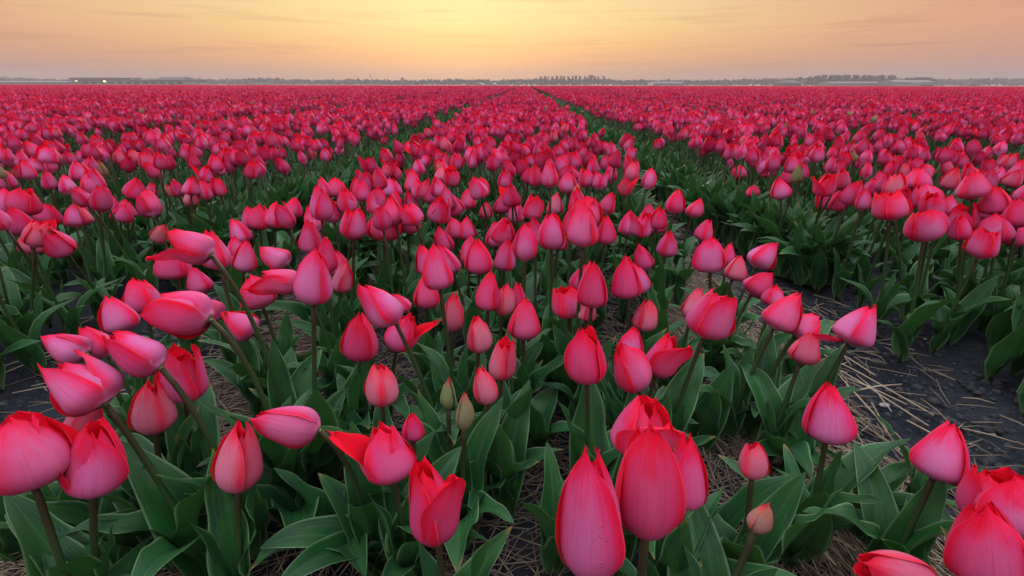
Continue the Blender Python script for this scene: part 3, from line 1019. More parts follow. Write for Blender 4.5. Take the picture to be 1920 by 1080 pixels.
def plant_tulip(foot, axis, H, wr, kind, variant, color, roll, label, group, big=True, leaves=3, base=None, leaf_len=.15, name='tulip'):
    """An individual tulip: root at the soil, stem, leaves, flower > six petals. foot = bottom of the flower."""
    h = max(foot.z, .06)
    if base is None:
        lean = Vector((axis.x, axis.y, 0)) * (h * (.52 - .34 * min(1, max(0, math.hypot(axis.x, axis.y) - .4) / .5)))
        base = Vector((foot.x, foot.y, 0)) - lean
    base = Vector((base.x, base.y, -.004))
    TAKEN.append((base.x, base.y))
    root = link(name, None)
    root.location = base
    tag(root, label, 'tulip', group)
    rel = foot - base
    st = link('stem', None or mesh_np('stem', *tube_vt(bezier(Vector((0, 0, 0)), Vector((rel.x * .10, rel.y * .10, rel.z * .45)),
                                                      rel - (axis * .55 + Vector((0, 0, .45))).normalized() * (rel.length * .24), rel + axis * (.012 * H), 10 if big else 6),
                                                      [.0037 * (1 - .18 * i / (10 if big else 6)) for i in range((10 if big else 6) + 1)], 8 if big else 5), None, [M_STEM]), root)
    fl = link('flower', PISTIL, root)
    z = axis
    x = (Vector((0, -1, .2)) - z * z.dot(Vector((0, -1, .2)))).normalized()
    y = z.cross(x)
    rot = Matrix((x, y, z)).transposed() @ Matrix.Rotation(roll, 3, 'Z')
    fl.location = rel
    fl.rotation_mode = 'QUATERNION'
    fl.rotation_quaternion = rot.to_quaternion()
    fl.scale = (H * wr, H * wr, H)
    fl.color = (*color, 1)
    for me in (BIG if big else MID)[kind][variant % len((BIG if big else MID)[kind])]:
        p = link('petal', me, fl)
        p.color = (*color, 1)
    a = random.uniform(0, 6.28)
    for k in range(leaves):
        i = random.randrange(len(LEAF_SPECS))
        lf = link('leaf', (LEAF_BIG if big else LEAF_MID)[i], root)
        s = leaf_len * random.uniform(.75, 1.15) * (1.0 if k < 2 else .8)
        lf.scale = (s, s * random.uniform(.95, 1.25), s)
        lf.rotation_euler = (0, 0, a)
        lf.location = (rel.x * .02 * k, rel.y * .02 * k, .004 + .012 * k)
        a += 2.4 + random.uniform(-.5, .5)
    return root


G_MID, G_LEFT, G_RIGHT = 'tulips in the middle bed', 'tulips at the edge of the left bed', 'tulips at the edge of the right bed'
P, N_, B = (.9, 0, 0), (0, 0, 0), (.3, 0, 1)
L_ = (0, .8, 0)
# x, y of the flower's centre in the 1920x1080 photo, length and width in px, lean in degrees (0 up, + right), kind, colour, roll, label
HAND = [
    (46, 843, 148, 156, -16, 'round', N_, None, 'big broad pink tulip cut off by the left edge, on a thick slanting stem'),
    (182, 855, 138, 112, 8, 'fallen', N_, -75, 'red-pink tulip with one petal flopped to the left, overlapping a paler tulip behind it'),
    (160, 785, 98, 66, 16, 'closed', P, None, 'pale-streaked pink tulip half hidden behind the one with a flopped petal'),
    (287, 762, 102, 74, -4, 'long', P, None, 'dusky pale-sided tulip with a pink centre fold, left below the two-pointed tulip'),
    (345, 700, 106, 84, -3, 'split', N_, 0, 'pink tulip whose two front petals spread into two sharp points'),
    (152, 716, 128, 104, -48, 'split', L_, None, 'large pink tulip leaning left over the bare soil, lowest of the leaning left cluster'),
    (122, 648, 92, 62, -68, 'closed', L_, None, 'dewy pink tulip lying almost level, leftmost in the leaning left cluster'),
    (180, 640, 74, 60, -40, 'closed', N_, None, 'pink tulip squeezed between two nearly level tulips of the left cluster'),
    (250, 660, 122, 76, -60, 'long', L_, None, 'long mauve-pink tulip lying to the left, base towards the two-pointed tulip'),
    (221, 588, 76, 66, -24, 'closed', L_, None, 'mauve-sided tulip with a red edge over the dark left path, above the leaning cluster'),
    (267, 555, 68, 64, -12, 'round', N_, None, 'red cup-shaped tulip directly behind the broad level pink tulip'),
    (342, 585, 112, 86, -74, 'open', N_, None, 'broad smooth pink tulip lying level, tip to the left, largest at the left path'),
    (387, 577, 70, 46, -60, 'closed', N_, None, 'dark red petal-edge of a tulip peeping out behind the broad level pink one'),
    (447, 607, 72, 56, -58, 'closed', N_, None, 'small pink tulip tilted left on a slanting stem below the cluster of red tulips'),
    (355, 458, 96, 66, -62, 'fallen', N_, -60, 'pink tulip with one petal sticking out left like a beak, on a slanting stem'),
    (326, 495, 60, 60, -10, 'round', N_, None, 'pink tulip under the beak-like tulip'),
    (403, 468, 80, 56, -16, 'closed', N_, None, 'red and pink tulip right behind the beak-like tulip'),
    (371, 525, 56, 46, -28, 'closed', L_, None, 'small pale pink tulip low between the beak-like tulip and the broad level tulip'),
    (461, 480, 60, 46, 10, 'closed', (.2, 1, 0), None, 'whitish lavender-pink tulip, the palest near the left path'),
    (449, 433, 52, 40, -28, 'closed', N_, None, 'slim pink tulip above the whitish lavender one'),
    (441, 463, 42, 34, -12, 'closed', N_, None, 'small pink tulip tucked against the left side of the whitish lavender one'),
    (515, 482, 60, 46, -58, 'closed', N_, None, 'dewy red-pink tulip bowing left beside the whitish lavender one'),
    (524, 523, 76, 56, -70, 'fallen', N_, -30, 'crumpled deep red tulip bowing left, next to the tall pointed tulip'),
    (480, 547, 68, 64, -24, 'round', N_, None, 'pink cup below and left of the crumpled deep red tulip'),
    (590, 520, 104, 74, 3, 'closed', L_, None, 'tall pointed tulip with a mauve face and red margins on a straight bare stem'),
    (612, 478, 70, 44, -4, 'closed', N_, None, 'pink tulip rising right behind the tall pointed tulip'),
    (644, 518, 62, 42, 12, 'closed', P, None, 'dark-edged tulip just right of the tall pointed tulip'),
    (630, 492, 50, 46, -10, 'round', N_, None, 'pink tulip between the tall pointed tulip and its dark-edged neighbour'),
    (583, 445, 62, 46, -5, 'closed', L_, None, 'smooth upright pink tulip above the tall pointed tulip'),
    (603, 382, 66, 46, -2, 'closed', L_, None, 'tall mauve-pink tulip standing above its row near the left path'),
    (487, 407, 50, 44, -2, 'closed', N_, None, 'pink tulip in the middle of the cluster of four by the left path'),
    (469, 408, 46, 36, -12, 'closed', N_, None, 'leftmost pink tulip in the cluster of four by the left path'),
    (519, 403, 50, 42, 6, 'closed', N_, None, 'third tulip in the cluster of four by the left path'),
    (551, 389, 40, 34, 8, 'closed', N_, None, 'smallest, reddest tulip at the right end of the cluster of four by the left path'),
    (663, 418, 60, 52, 2, 'split', L_, 40, 'pleated pink and mauve tulip between the tall mauve one and the open red cup'),
    (722, 425, 54, 64, 3, 'open', N_, None, 'wide open glowing red cup, the reddest tulip of its row'),
    (769, 412, 54, 38, 4, 'closed', N_, None, 'narrow red tulip touching the right of the open glowing red cup'),
    (632, 352, 40, 40, 0, 'round', N_, None, 'red tulip just above and right of the tall mauve-pink one'),
    (712, 570, 98, 70, -40, 'closed', L_, None, 'mauve-flanked tulip bowing left with a red outer petal, above the torn red one'),
    (751, 568, 42, 34, -32, 'closed', N_, None, 'small tulip hiding behind the mauve-flanked bowing tulip'),
    (755, 620, 78, 64, 18, 'fallen', N_, 95, 'torn-edged bright red tulip leaning right beside the smooth pale-pink one'),
    (677, 633, 88, 68, 6, 'closed', N_, None, 'smooth pale-pink upright tulip left of the torn-edged red one'),
    (715, 722, 78, 68, -3, 'round', P, None, 'plump light pink tulip with a red stripe down its face'),
    (800, 545, 70, 54, 0, 'closed', N_, None, 'conical plain pink tulip standing before a clump of three'),
    (818, 500, 88, 62, -10, 'closed', N_, None, 'tall pink tulip in the clump of three behind the conical plain one'),
    (798, 487, 60, 44, -12, 'closed', N_, None, 'left tulip of the clump of three behind the conical plain one'),
    (838, 487, 62, 46, -26, 'closed', L_, None, 'right, mauve tulip of the clump of three behind the conical plain one'),
    (829, 450, 52, 40, -20, 'closed', N_, None, 'pink tulip directly above the clump of three'),
    (850, 585, 76, 42, 3, 'long', P, None, 'narrow upright tulip with a pale green-pink face and red edges'),
    (899, 628, 68, 47, 4, 'long', P, None, 'slim pale tulip with a red centre fold, behind the two-lobed pale one'),
    (942, 673, 80, 54, 4, 'split', P, 60, 'pale pink tulip of two tall lobes above the half-opened bud'),
    (908, 722, 74, 46, -13, 'long', P, None, 'half-opened whitish bud with pink lines, just above the two green buds'),
    (983, 597, 80, 66, 2, 'closed', N_, None, 'cone-shaped clear pink tulip left of the tall round red one'),
    (917, 545, 76, 52, 4, 'closed', N_, None, 'red-margined tulip left of the greenish-faced one'),
    (946, 562, 62, 42, 8, 'long', P, None, 'greenish-pink faced tulip between two redder ones'),
    (972, 555, 48, 34, 0, 'closed', N_, None, 'red tip of a tulip behind the cone-shaped clear pink one'),
    (540, 793, 124, 82, -76, 'round', (.1, 1, 0), None, 'lavender and pink tulip lying level with a stem running down to the right'),
    (449, 855, 130, 84, 4, 'long', P, None, 'closed tapering tulip with a pale front petal, left of the lavender level one'),
    (727, 845, 108, 106, -12, 'fallen', N_, -80, 'ragged dewy red tulip with a beak-like petal to the left'),
    (776, 800, 50, 40, 2, 'closed', N_, None, 'dark red tulip hidden right behind the ragged dewy one'),
    (812, 939, 150, 102, -7, 'fallen', N_, 55, 'large pink-red tulip with a broad flat top, lowest of the centre flowers'),
    (1110, 968, 226, 122, 3, 'long', L_, -22, 'very large long tulip at the bottom, left of the foreground trio'),
    (1217, 903, 206, 120, 4, 'round', N_, -12, 'very large smooth tulip in front of the foreground trio, bright red within'),
    (1207, 800, 110, 126, 14, 'fallen', N_, None, 'broad red tulip with a loose petal, behind the very large smooth one'),
    (1291, 885, 132, 66, 8, 'closed', N_, None, 'red tulip half covered by the right side of the very large smooth one'),
    (1099, 667, 106, 76, -2, 'round', N_, None, 'rounded glowing red tulip on a long straight stem in the centre right'),
    (1180, 687, 98, 70, -22, 'long', N_, None, 'two-toned tulip leaning left beside the rounded glowing red one'),
    (1183, 640, 54, 52, 6, 'closed', N_, None, 'red-tipped tulip peeping over the leaning two-toned one'),
    (1243, 665, 88, 68, 20, 'fallen', N_, 20, 'angular pink tulip leaning right with a folded front petal'),
    (1336, 590, 94, 88, 24, 'open', L_, None, 'wide mauve-pink tulip leaning right with a pointed petal at its side'),
    (1304, 570, 66, 46, 18, 'closed', P, None, 'pale-edged tulip tucked left of the wide mauve-pink one'),
    (1210, 592, 60, 48, 12, 'long', P, None, 'small greenish-pink pointed tulip standing alone among leaves'),
    (1065, 567, 60, 64, -6, 'open', N_, None, 'short open deep red tulip showing its inner petals'),
    (1113, 535, 84, 64, 6, 'closed', N_, None, 'tall pink tulip in the cluster right of the short open red one'),
    (1090, 520, 56, 42, 20, 'closed', N_, None, 'red tulip behind the left shoulder of the tall clustered pink one'),
    (1102, 582, 40, 38, 10, 'closed', P, None, 'pale tulip low behind the short open red one'),
    (1173, 520, 80, 58, -6, 'closed', N_, None, 'broad upright pink tulip right of the clustered ones'),
    (1198, 522, 60, 36, -14, 'closed', L_, None, 'narrow tulip behind the right side of the broad upright one'),
    (1206, 482, 50, 38, -18, 'closed', N_, None, 'dark red tulip bent left above the broad upright one'),
    (1330, 476, 70, 60, -3, 'round', L_, None, 'round-shouldered red-rimmed tulip by the right path'),
    (1366, 475, 42, 30, 10, 'closed', N_, None, 'thin tulip behind the right side of the round-shouldered one'),
    (1382, 503, 50, 40, 24, 'closed', P, None, 'small pale tulip leaning right below the round-shouldered one'),
    (1324, 434, 44, 38, 30, 'closed', N_, None, 'tulip leaning right just above the round-shouldered red-rimmed one'),
    (1433, 478, 60, 54, 36, 'closed', L_, None, 'pink tulip leaning out over the right path, uppermost of that edge'),
    (1426, 533, 56, 54, 42, 'closed', N_, None, 'red-topped tulip leaning right, below the uppermost leaning one'),
    (1473, 582, 84, 68, 34, 'closed', N_, None, 'large bright pink tulip leaning right over two red ones'),
    (1452, 555, 42, 40, 20, 'closed', N_, None, 'tulip hidden behind the upper left of the large leaning one'),
    (1514, 614, 62, 66, 55, 'fallen', N_, 60, 'flaring red tulip stretched right behind the pale-cheeked one'),
    (1511, 652, 64, 58, 22, 'closed', P, None, 'pale-cheeked small tulip leaning right under the flaring red one'),
    (1613, 608, 86, 76, 33, 'closed', L_, None, 'heart-shaped pink tulip alone over the bare right path'),
    (1556, 774, 110, 88, 8, 'closed', L_, None, 'plump mauve-pink tulip with a red top above the straw heap'),
    (1773, 849, 108, 96, 26, 'closed', L_, None, 'drop-shaped pink tulip on a slanting stem at the right end of the straw'),
    (1412, 860, 72, 60, 3, 'round', P, None, 'small whitish tulip with red upper half near the closed yellowish bud'),
    (1427, 970, 62, 40, 26, 'bud', (.8, 0, .55), None, 'closed yellowish bud with a red tip on a slanting stem'),
    (1872, 938, 120, 122, 8, 'open', N_, None, 'open red tulip cut off by the right edge of the picture'),
    (1845, 1012, 160, 124, -6, 'round', N_, None, 'big red-pink tulip in front of the open one at the lower right corner'),
    (1672, 1078, 160, 110, -66, 'round', P, None, 'pale tulip lying level and cut off by the bottom edge at the right'),
    (841, 738, 60, 27, 0, 'bud', B, None, 'closed green bud, the smaller one of the central pair'),
    (871, 770, 74, 34, 3, 'bud', (.6, 0, .9), None, 'closed grey-green bud with a pink tip, the larger one of the central pair'),
    (1252, 458, 50, 40, 14, 'closed', L_, None, 'mauve-pink tulip leaning right in front of the row by the right path'),
    (1267, 378, 50, 38, 12, 'closed', N_, None, None), (1303, 390, 40, 34, 20, 'closed', N_, None, None),
    (1232, 418, 42, 38, 14, 'closed', N_, None, None), (1178, 418, 50, 38, 8, 'closed', L_, None, None), (1215, 400, 38, 34, 4, 'closed', N_, None, None),
    (1095, 423, 82, 64, 4, 'closed', N_, None, 'big pink tulip heading the dense cluster in the centre of the middle bed'),
    (1098, 398, 62, 66, 0, 'open', N_, None, 'open red tulip on top of the dense cluster in the centre of the middle bed'),
    (1073, 412, 62, 40, 4, 'closed', N_, None, 'pointed red tulip at the left of the dense centre cluster'),
    (1137, 432, 56, 38, 8, 'closed', N_, None, 'tulip with a pale side at the right of the dense centre cluster'),
    (1034, 434, 70, 50, 0, 'round', L_, None, 'oval mauve tulip outlined in red on a bare stem, left of the dense cluster'),
    (1050, 452, 36, 34, 14, 'closed', N_, None, None),
    (985, 453, 74, 48, 2, 'long', L_, None, 'straight tall pink tulip on an olive stem in the centre of the middle bed'),
    (947, 478, 62, 42, 4, 'closed', L_, None, 'mauve tulip in front of the straight tall pink one on the olive stem'),
    (899, 482, 66, 52, 2, 'closed', N_, None, 'blunt pink tulip beside a mauve neighbour to its left'),
    (882, 470, 58, 38, 4, 'closed', L_, None, 'mauve neighbour behind the left of the blunt pink tulip'),
    (928, 440, 50, 40, 0, 'closed', N_, None, None), (873, 428, 46, 38, -8, 'closed', N_, None, None), (852, 428, 44, 36, -10, 'closed', N_, None, None),
    (911, 395, 34, 28, 4, 'closed', P, None, None), (940, 382, 42, 32, 4, 'closed', N_, None, None), (968, 398, 44, 30, 2, 'closed', L_, None, None),
    (878, 372, 42, 32, 4, 'closed', N_, None, None), (838, 372, 48, 34, -10, 'closed', L_, None, None), (810, 365, 40, 32, -6, 'closed', N_, None, None),
    (903, 352, 40, 32, 0, 'round', N_, None, None), (1040, 382, 44, 34, 0, 'closed', P, None, None), (1032, 328, 50, 36, 0, 'round', N_, None, None),
    (1067, 343, 44, 38, 4, 'closed', L_, None, None), (740, 380, 46, 36, 8, 'closed', N_, None, None), (733, 352, 40, 40, -10, 'closed', L_, None, None),
    (680, 358, 44, 36, -6, 'closed', N_, None, None), (775, 340, 44, 34, 2, 'closed', N_, None, None),
    # left bed edge
    (60, 455, 46, 44, -6, 'closed', P, None, 'single low tulip with a pale centre standing in front of the left bed edge'),
    (301, 439, 36, 28, 40, 'long', (.9, 0, .2), None, 'small greyish-pink half-closed tulip leaning towards the left path'),
    (148, 405, 44, 42, -22, 'closed', P, None, None), (231, 400, 34, 36, 16, 'closed', N_, None, None), (92, 402, 42, 44, 0, 'closed', N_, None, None),
    (46, 378, 52, 52, 0, 'round', N_, None, None), (178, 382, 38, 34, -24, 'closed', L_, None, None), (208, 382, 38, 32, 0, 'closed', N_, None, None),
    (238, 391, 36, 34, 0, 'closed', N_, None, None), (155, 364, 38, 34, 10, 'closed', N_, None, None), (358, 370, 36, 28, 2, 'closed', P, None, None),
    (255, 353, 42, 40, 12, 'closed', N_, None, None), (314, 357, 28, 22, -8, 'bud', (.8, 0, .5), None, None), (286, 358, 32, 22, 0, 'closed', N_, None, None),
    (272, 376, 26, 14, -6, 'bud', B, None, None), (295, 395, 26, 15, 4, 'bud', B, None, None), (124, 350, 28, 17, 3, 'bud', B, None, None),
    (393, 355, 34, 26, -4, 'closed', N_, None, None), (12, 378, 52, 42, -8, 'closed', N_, None, None),
    # right bed edge
    (1733, 422, 64, 62, 4, 'open', L_, None, 'big rounded tulip at the front of the right bed edge, with a petal jutting right'),
    (1671, 385, 58, 62, 2, 'open', N_, None, "open red cup on a tall stem, left of the right bed's big rounded tulip"),
    (1737, 368, 50, 54, 0, 'round', L_, None, None), (1803, 410, 52, 52, -4, 'split', N_, None, None), (1866, 428, 56, 58, 0, 'closed', L_, None, None),
    (1550, 375, 38, 40, -4, 'open', N_, None, None), (1580, 365, 36, 32, 4, 'closed', N_, None, None), (1608, 357, 36, 32, -4, 'closed', N_, None, None),
    (1411, 359, 24, 26, 0, 'round', N_, None, 'tiny deep red tulip low in front of the right bed edge'),
    (1383, 324, 28, 36, -4, 'round', N_, None, None), (1440, 320, 28, 26, 0, 'closed', N_, None, None), (1480, 331, 36, 34, 6, 'round', N_, None, None),
    (1868, 376, 54, 56, 4, 'closed', N_, None, None), (1545, 340, 34, 30, 0, 'closed', N_, None, None), (1665, 345, 42, 36, -4, 'closed', N_, None, None),
    (1720, 335, 46, 54, 12, 'closed', N_, None, None), (1778, 385, 42, 36, 8, 'closed', N_, None, None), (1908, 400, 56, 52, 6, 'closed', N_, None, None),
    (1822, 347, 54, 56, 0, 'closed', N_, None, None), (1905, 440, 48, 44, 6, 'round', N_, None, None),
]
def look(kind, color, axis):
    """Words for how a tulip looks: tone, shape, lean as the photograph shows it."""
    pale, mauve, green = color
    tone = 'green' if green > .75 else 'greenish' if green > .3 else 'pale-faced' if pale > .45 else 'deep red' if mauve > 1 else 'mauve-faced' if mauve > .45 else 'red-pink'
    shape = dict(closed='pointed', open='open', round='rounded', long='slim', fallen='flop-petalled', split='two-pointed', bud='budded')[kind]
    if kind == 'bud': shape = 'closed bud of a'
    side = axis.x * math.cos(YAW) + axis.y * math.sin(YAW)
    lean = 'leaning left' if side < -.13 else 'leaning right' if side > .13 else 'standing upright'
    return f'{tone} {shape} tulip {lean}'


def zone(x, y):
    """Where in the beds a tulip stands, by things one can find."""
    if x < -.69: return "at the left bed's front edge" if x > -1.22 else "behind the left bed's front edge"
    if x > .59: return "at the right bed's front edge" if x < 1.06 else "behind the right bed's front edge"
    k = 'left' if x < -.30 else 'right' if x > .20 else 'centre'
    where = {'left': "in the middle bed's left side", 'right': "in the middle bed's right side", 'centre': "in the middle bed's centre"}[k]
    return where + (', farther back' if y > 1.35 else '')


NAMED = {}


def tulip_label(kind, color, axis, x, y):
    z_ = zone(x, y)
    return f'{look(kind, color, axis)} {z_}', f'tulips {z_}'


def bed_of(x):
    for i, (a, b) in enumerate(BEDS):
        if a - .12 <= x <= b + .12:
            return i
    return None


SIZE = .070
ALL_TOPS = []
for n, (px, py, Lp, Wp, tilt, kind, colr, roll, label) in enumerate(HAND):
    axis = flower_axis(px, py, tilt)
    rd = ray(px, py)
    zc = SIZE * F_PX / Lp
    zmax, zmin = .375, .215
    c = CAM + rd * zc
    zlim = min(max(c.z, zmin), zmax)
    if abs(zlim - c.z) > 1e-6:
        zc = (zlim - CAM.z) / rd.z
        c = CAM + rd * zc
    e0, e1 = project(c - axis * .03), project(c + axis * .03)
    H = .06 * Lp / max(20.0, math.hypot(e1[0] - e0[0], e1[1] - e0[1])) * 1.02
    if kind == 'bud':
        ratio = .40
    else:
        ratio = {'closed': .77, 'open': .86, 'round': .79, 'long': .61, 'fallen': .84, 'split': .76}[kind]
    wr = min(max((Wp * zc / F_PX) / (ratio * H), .72), 1.4)
    foot = c - axis * (H * .5)
    grp = G_MID if -.75 < c.x < .75 else (G_LEFT if c.x < 0 else G_RIGHT)
    jit = (random.uniform(0, .2), random.uniform(0, .35), 0)
    colr = tuple(min(1, a + b) for a, b in zip(colr, jit))
    rl = R(roll) if roll is not None else random.gauss(0, .42)
    front = zc < .75
    plant_tulip(foot, axis, H, wr, kind, n, colr, rl, label or tulip_label(kind, colr, axis, c.x, c.y)[0], grp if label else tulip_label(kind, colr, axis, c.x, c.y)[1], big=zc < 1.3, leaves=5 if front else 4,
                leaf_len=.195 if front else .175)
    ALL_TOPS.append((c.x, c.y))

# leafy plants without a flower of their own between the front tulips
FLOWERLESS = [
    (40, 1050, 'under the big broad tulip cut off by the left edge'), (190, 1040, 'below the tulip with one flopped petal'),
    (250, 1075, 'at the bottom edge, left of the closed tapering tulip'), (345, 1060, 'at the bottom edge, just left below the closed tapering tulip'),
    (640, 1050, 'at the bottom edge left of the flat-topped tulip'), (705, 1085, 'at the bottom edge right under the flat-topped tulip'),
    (935, 960, 'over bare straw left of the very large long tulip'), (1040, 1070, 'at the foot of the very large long tulip'),
    (1330, 1060, 'at the bottom edge left of the yellowish bud'), (1480, 1060, 'at the bottom edge right of the yellowish bud'),
    (1600, 1010, 'above the level pale tulip cut by the bottom edge'), (560, 1000, 'on dark straw below the lavender level tulip'),
    (400, 1010, 'under the closed tapering tulip'), (1240, 1090, 'under the foreground trio at the bottom edge'),
    (1700, 990, 'left of the big red-pink corner tulip'), (880, 870, 'just below the grey-green bud'), (1000, 860, 'left of the rounded glowing red tulip\'s stem'),
    (600, 900, 'below the stem of the lavender level tulip'), (1310, 840, 'left of the small whitish tulip'), (1420, 790, 'just above the small whitish tulip'),
    (770, 1010, 'right behind the flat-topped tulip'), (500, 740, 'above the lavender level tulip'), (640, 770, 'left of the plump light pink tulip'),
    (960, 790, 'right of the two central buds'), (1040, 750, 'right below the two-lobed pale tulip'), (1250, 760, 'under the angular right-leaning tulip'),
    (1360, 700, 'under the wide mauve-pink right-leaning tulip'), (120, 960, 'on straw right of the broad left-edge tulip\'s stem'),
    (250, 930, 'under the tulip with two spread points'), (520, 920, 'right of the closed tapering tulip'), (1180, 860, 'behind the very large long tulip'),
    (1480, 900, 'right of the small whitish tulip'), (700, 900, 'under the ragged dewy red tulip'), (330, 880, 'left of the closed tapering tulip\'s flower'),
    (820, 830, 'left of the grey-green bud'), (1480, 720, 'under the tulips leaning over the right path')]


def leafy(px, py, label, group, n, s0, s1, wide):
    b = on_ground(px, py)
    TAKEN.append((b.x, b.y))
    root = link('tulip_plant', None)
    root.location = (b.x, b.y, -.004)
    tag(root, label, 'plant', group)
    a = random.uniform(0, 6.28)
    for k in range(n):
        i = random.randrange(len(LEAF_SPECS))
        lf = link('leaf', LEAF_BIG[i], root)
        s = random.uniform(s0, s1)
        lf.scale = (s, s * random.uniform(wide, wide + .3), s)
        lf.rotation_euler = (0, 0, a)
        a += 6.28 / n + random.uniform(-.5, .5)


for px, py, where in FLOWERLESS:
    leafy(px, py, 'flowerless leafy plant ' + where, 'flowerless plants at the front', 4, .13, .19, 1.0)
EDGE_R = [(1880, 760), (1910, 650), (1810, 650), (1720, 630), (1765, 560), (1650, 525), (1590, 490), (1700, 560), (1850, 590), (1505, 450),
          (1900, 560), (1460, 425), (1425, 400), (1560, 470), (1830, 540), (1800, 600)]
EDGE_L = [(60, 600), (15, 570), (110, 560), (170, 545), (220, 505), (300, 470), (40, 510), (120, 500), (250, 480), (380, 435), (0, 640), (340, 450), (200, 470)]
ORD = ['nearest', 'second', 'third', 'fourth', 'fifth', 'sixth', 'seventh', 'eighth', 'ninth', 'tenth', 'eleventh', 'twelfth', 'thirteenth', 'fourteenth',
       'fifteenth', 'sixteenth']
for side, spots in (('right', EDGE_R), ('left', EDGE_L)):
    for k, (px, py) in enumerate(sorted(spots, key=lambda q: -q[1])):
        leafy(px + (62 if side == 'right' else -48), py - 6, 'broad-leaved flowerless plant, %s from the bottom along the front of the %s bed' % (ORD[k], side),
              'flowerless plants along the %s bed' % side, 5, .11, .16, 1.1)

# ------------------------------------------------------------------ the rest of the field
HALF = R(55)


def in_view(x, y, margin=.35):
    return (y > .3) & (np.abs(x) < np.tan(HALF) * y * .98 + margin)


# dart throwing for the first metres
cell = .075
gridd = {}
for q in TAKEN + ALL_TOPS:
    gridd.setdefault((int(q[0] // cell), int(q[1] // cell)), []).append(q)
pts = []
Y_NEAR = 6.2
for t in range(260000):
    x, y = random.uniform(-8.5, 8.5), random.uniform(.55, Y_NEAR)
    if not (abs(x) < math.tan(HALF) * y * .98 + .25):
        continue
    if abs(x) > X_OUT:
        pass
    else:
        if not any(a <= x <= b for a, b in bed_edges(y)):
            continue
    # the front of each bed is planted by hand
    if -.6 < x < .55 and y < 1.00: continue
    ix, iy = int(x // cell), int(y // cell)
    rmin = .067
    bad = False
    for dx_ in (-1, 0, 1):
        for dy_ in (-1, 0, 1):
            for q in gridd.get((ix + dx_, iy + dy_), ()):
                if (q[0] - x) ** 2 + (q[1] - y) ** 2 < rmin * rmin:
                    bad = True
                    break
            if bad: break
        if bad: break
    if bad: continue
    gridd.setdefault((ix, iy), []).append((x, y))
    pts.append((x, y))
pts = np.array(pts)
thin = vnoise(pts[:, 0] * 4.5, pts[:, 1] * 4.5, 21) + rng.normal(0, .10, len(pts))
pts = pts[(thin > .10) | (pts[:, 1] < 1.2)]        # small gaps where bulbs failed
zs = flower_height(pts[:, 0], pts[:, 1]) + (vnoise(pts[:, 0] * 1.3, pts[:, 1] * 1.3, 9) - .5) * .05 + rng.normal(0, .021, len(pts))
# which of them show: the largest become tulips of their own
info = []
for i in range(len(pts)):
    q = project((pts[i, 0], pts[i, 1], zs[i]))
    info.append((q[2], i, -25 < q[0] < 1945 and q[1] < 1100))
info.sort()
own = [i for z_, i, ok in info if ok][:300 - len(HAND)]
own_set = set(own)


def auto_axis(x, y):
    b = bed_of(x)
    out = 0.0
    if b is not None and abs(x) < X_OUT:
        a, c = BEDS[b]
        out = max(0, (x - (c - .15)) / .15) - max(0, ((a + .15) - x) / .15)
    a = Vector((random.gauss(-.04, .23) + .10 * max(-1, min(1, out)), random.gauss(.0, .20), 1.0))
    return a.normalized()


def auto_color():
    t = random.random()
    if t < .08: return (random.uniform(.5, 1), random.uniform(0, .4), 0)
    if t < .40: return (random.uniform(0, .15), random.uniform(.5, 1), 0)
    if t < .65: return (random.uniform(0, .1), random.uniform(0, .4), 0)
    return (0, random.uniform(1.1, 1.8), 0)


KINDS_AUTO = ['closed'] * 9 + ['round'] * 5 + ['long'] * 4 + ['open', 'split', 'fallen'] * 2
for n, i in enumerate(own):
    x, y = pts[i]
    ax = auto_axis(x, y)
    H = .066 * random.uniform(.86, 1.14)
    foot = Vector((x, y, zs[i] - H / 2)) + Vector((ax.x, ax.y, 0)) * .14
    b = bed_of(x)
    colr = auto_color()
    kd = random.choice(KINDS_AUTO)
    if random.random() < .02:
        kd, colr = 'bud', (.4, 0, random.uniform(.6, 1))
    lab, grp = tulip_label(kd, colr, ax, foot.x, foot.y)
    plant_tulip(foot, ax, H, random.uniform(.84, 1.08), kd, n, colr, random.uniform(0, 6.28), lab, grp, big=False, leaves=3,
                base=Vector((x, y, 0)), leaf_len=.17)

# everything farther: one mass
heap = Heap()


def join_proto(parts):
    V, T, U, M, n = [], [], [], [], 0
    for (v, t, u), m in parts:
        V.append(v); T.append(np.asarray(t) + n); U.append(u); M.append(np.full(len(t), m)); n += len(v)
    return np.concatenate(V), np.concatenate(T), np.concatenate(U), np.concatenate(M)


def rand_rot(N, lean_x, lean_y, yaw, scale, wid):
    """Rotation matrices whose third column is the leaning axis."""
    A = np.stack([lean_x, lean_y, np.ones(N)], 1)
    A /= np.linalg.norm(A, axis=1, keepdims=True)
    X = np.stack([np.cos(yaw), np.sin(yaw), np.zeros(N)], 1)
    X -= A * (X * A).sum(1, keepdims=True)
    X /= np.linalg.norm(X, axis=1, keepdims=True)
    Yv = np.cross(A, X)
    return np.stack([X * (scale * wid)[:, None], Yv * (scale * wid)[:, None], A * scale[:, None]], 2)


def var_colors(N):
    t = rng.random(N)
    c = np.zeros((N, 3))
    c[:, 0] = np.where(t < .08, rng.uniform(.4, .9, N), rng.uniform(0, .15, N))
    c[:, 1] = np.where((t > .08) & (t < .36), rng.uniform(.5, 1, N), rng.uniform(0, .4, N))
    c[:, 1] = np.where(t > .44, rng.uniform(1.2, 2.0, N), c[:, 1])  # deep tone: darker blooms, also imitating shade across the field
    c[:, 2] = np.where(rng.random(N) < .006, .8, 0)
    return c


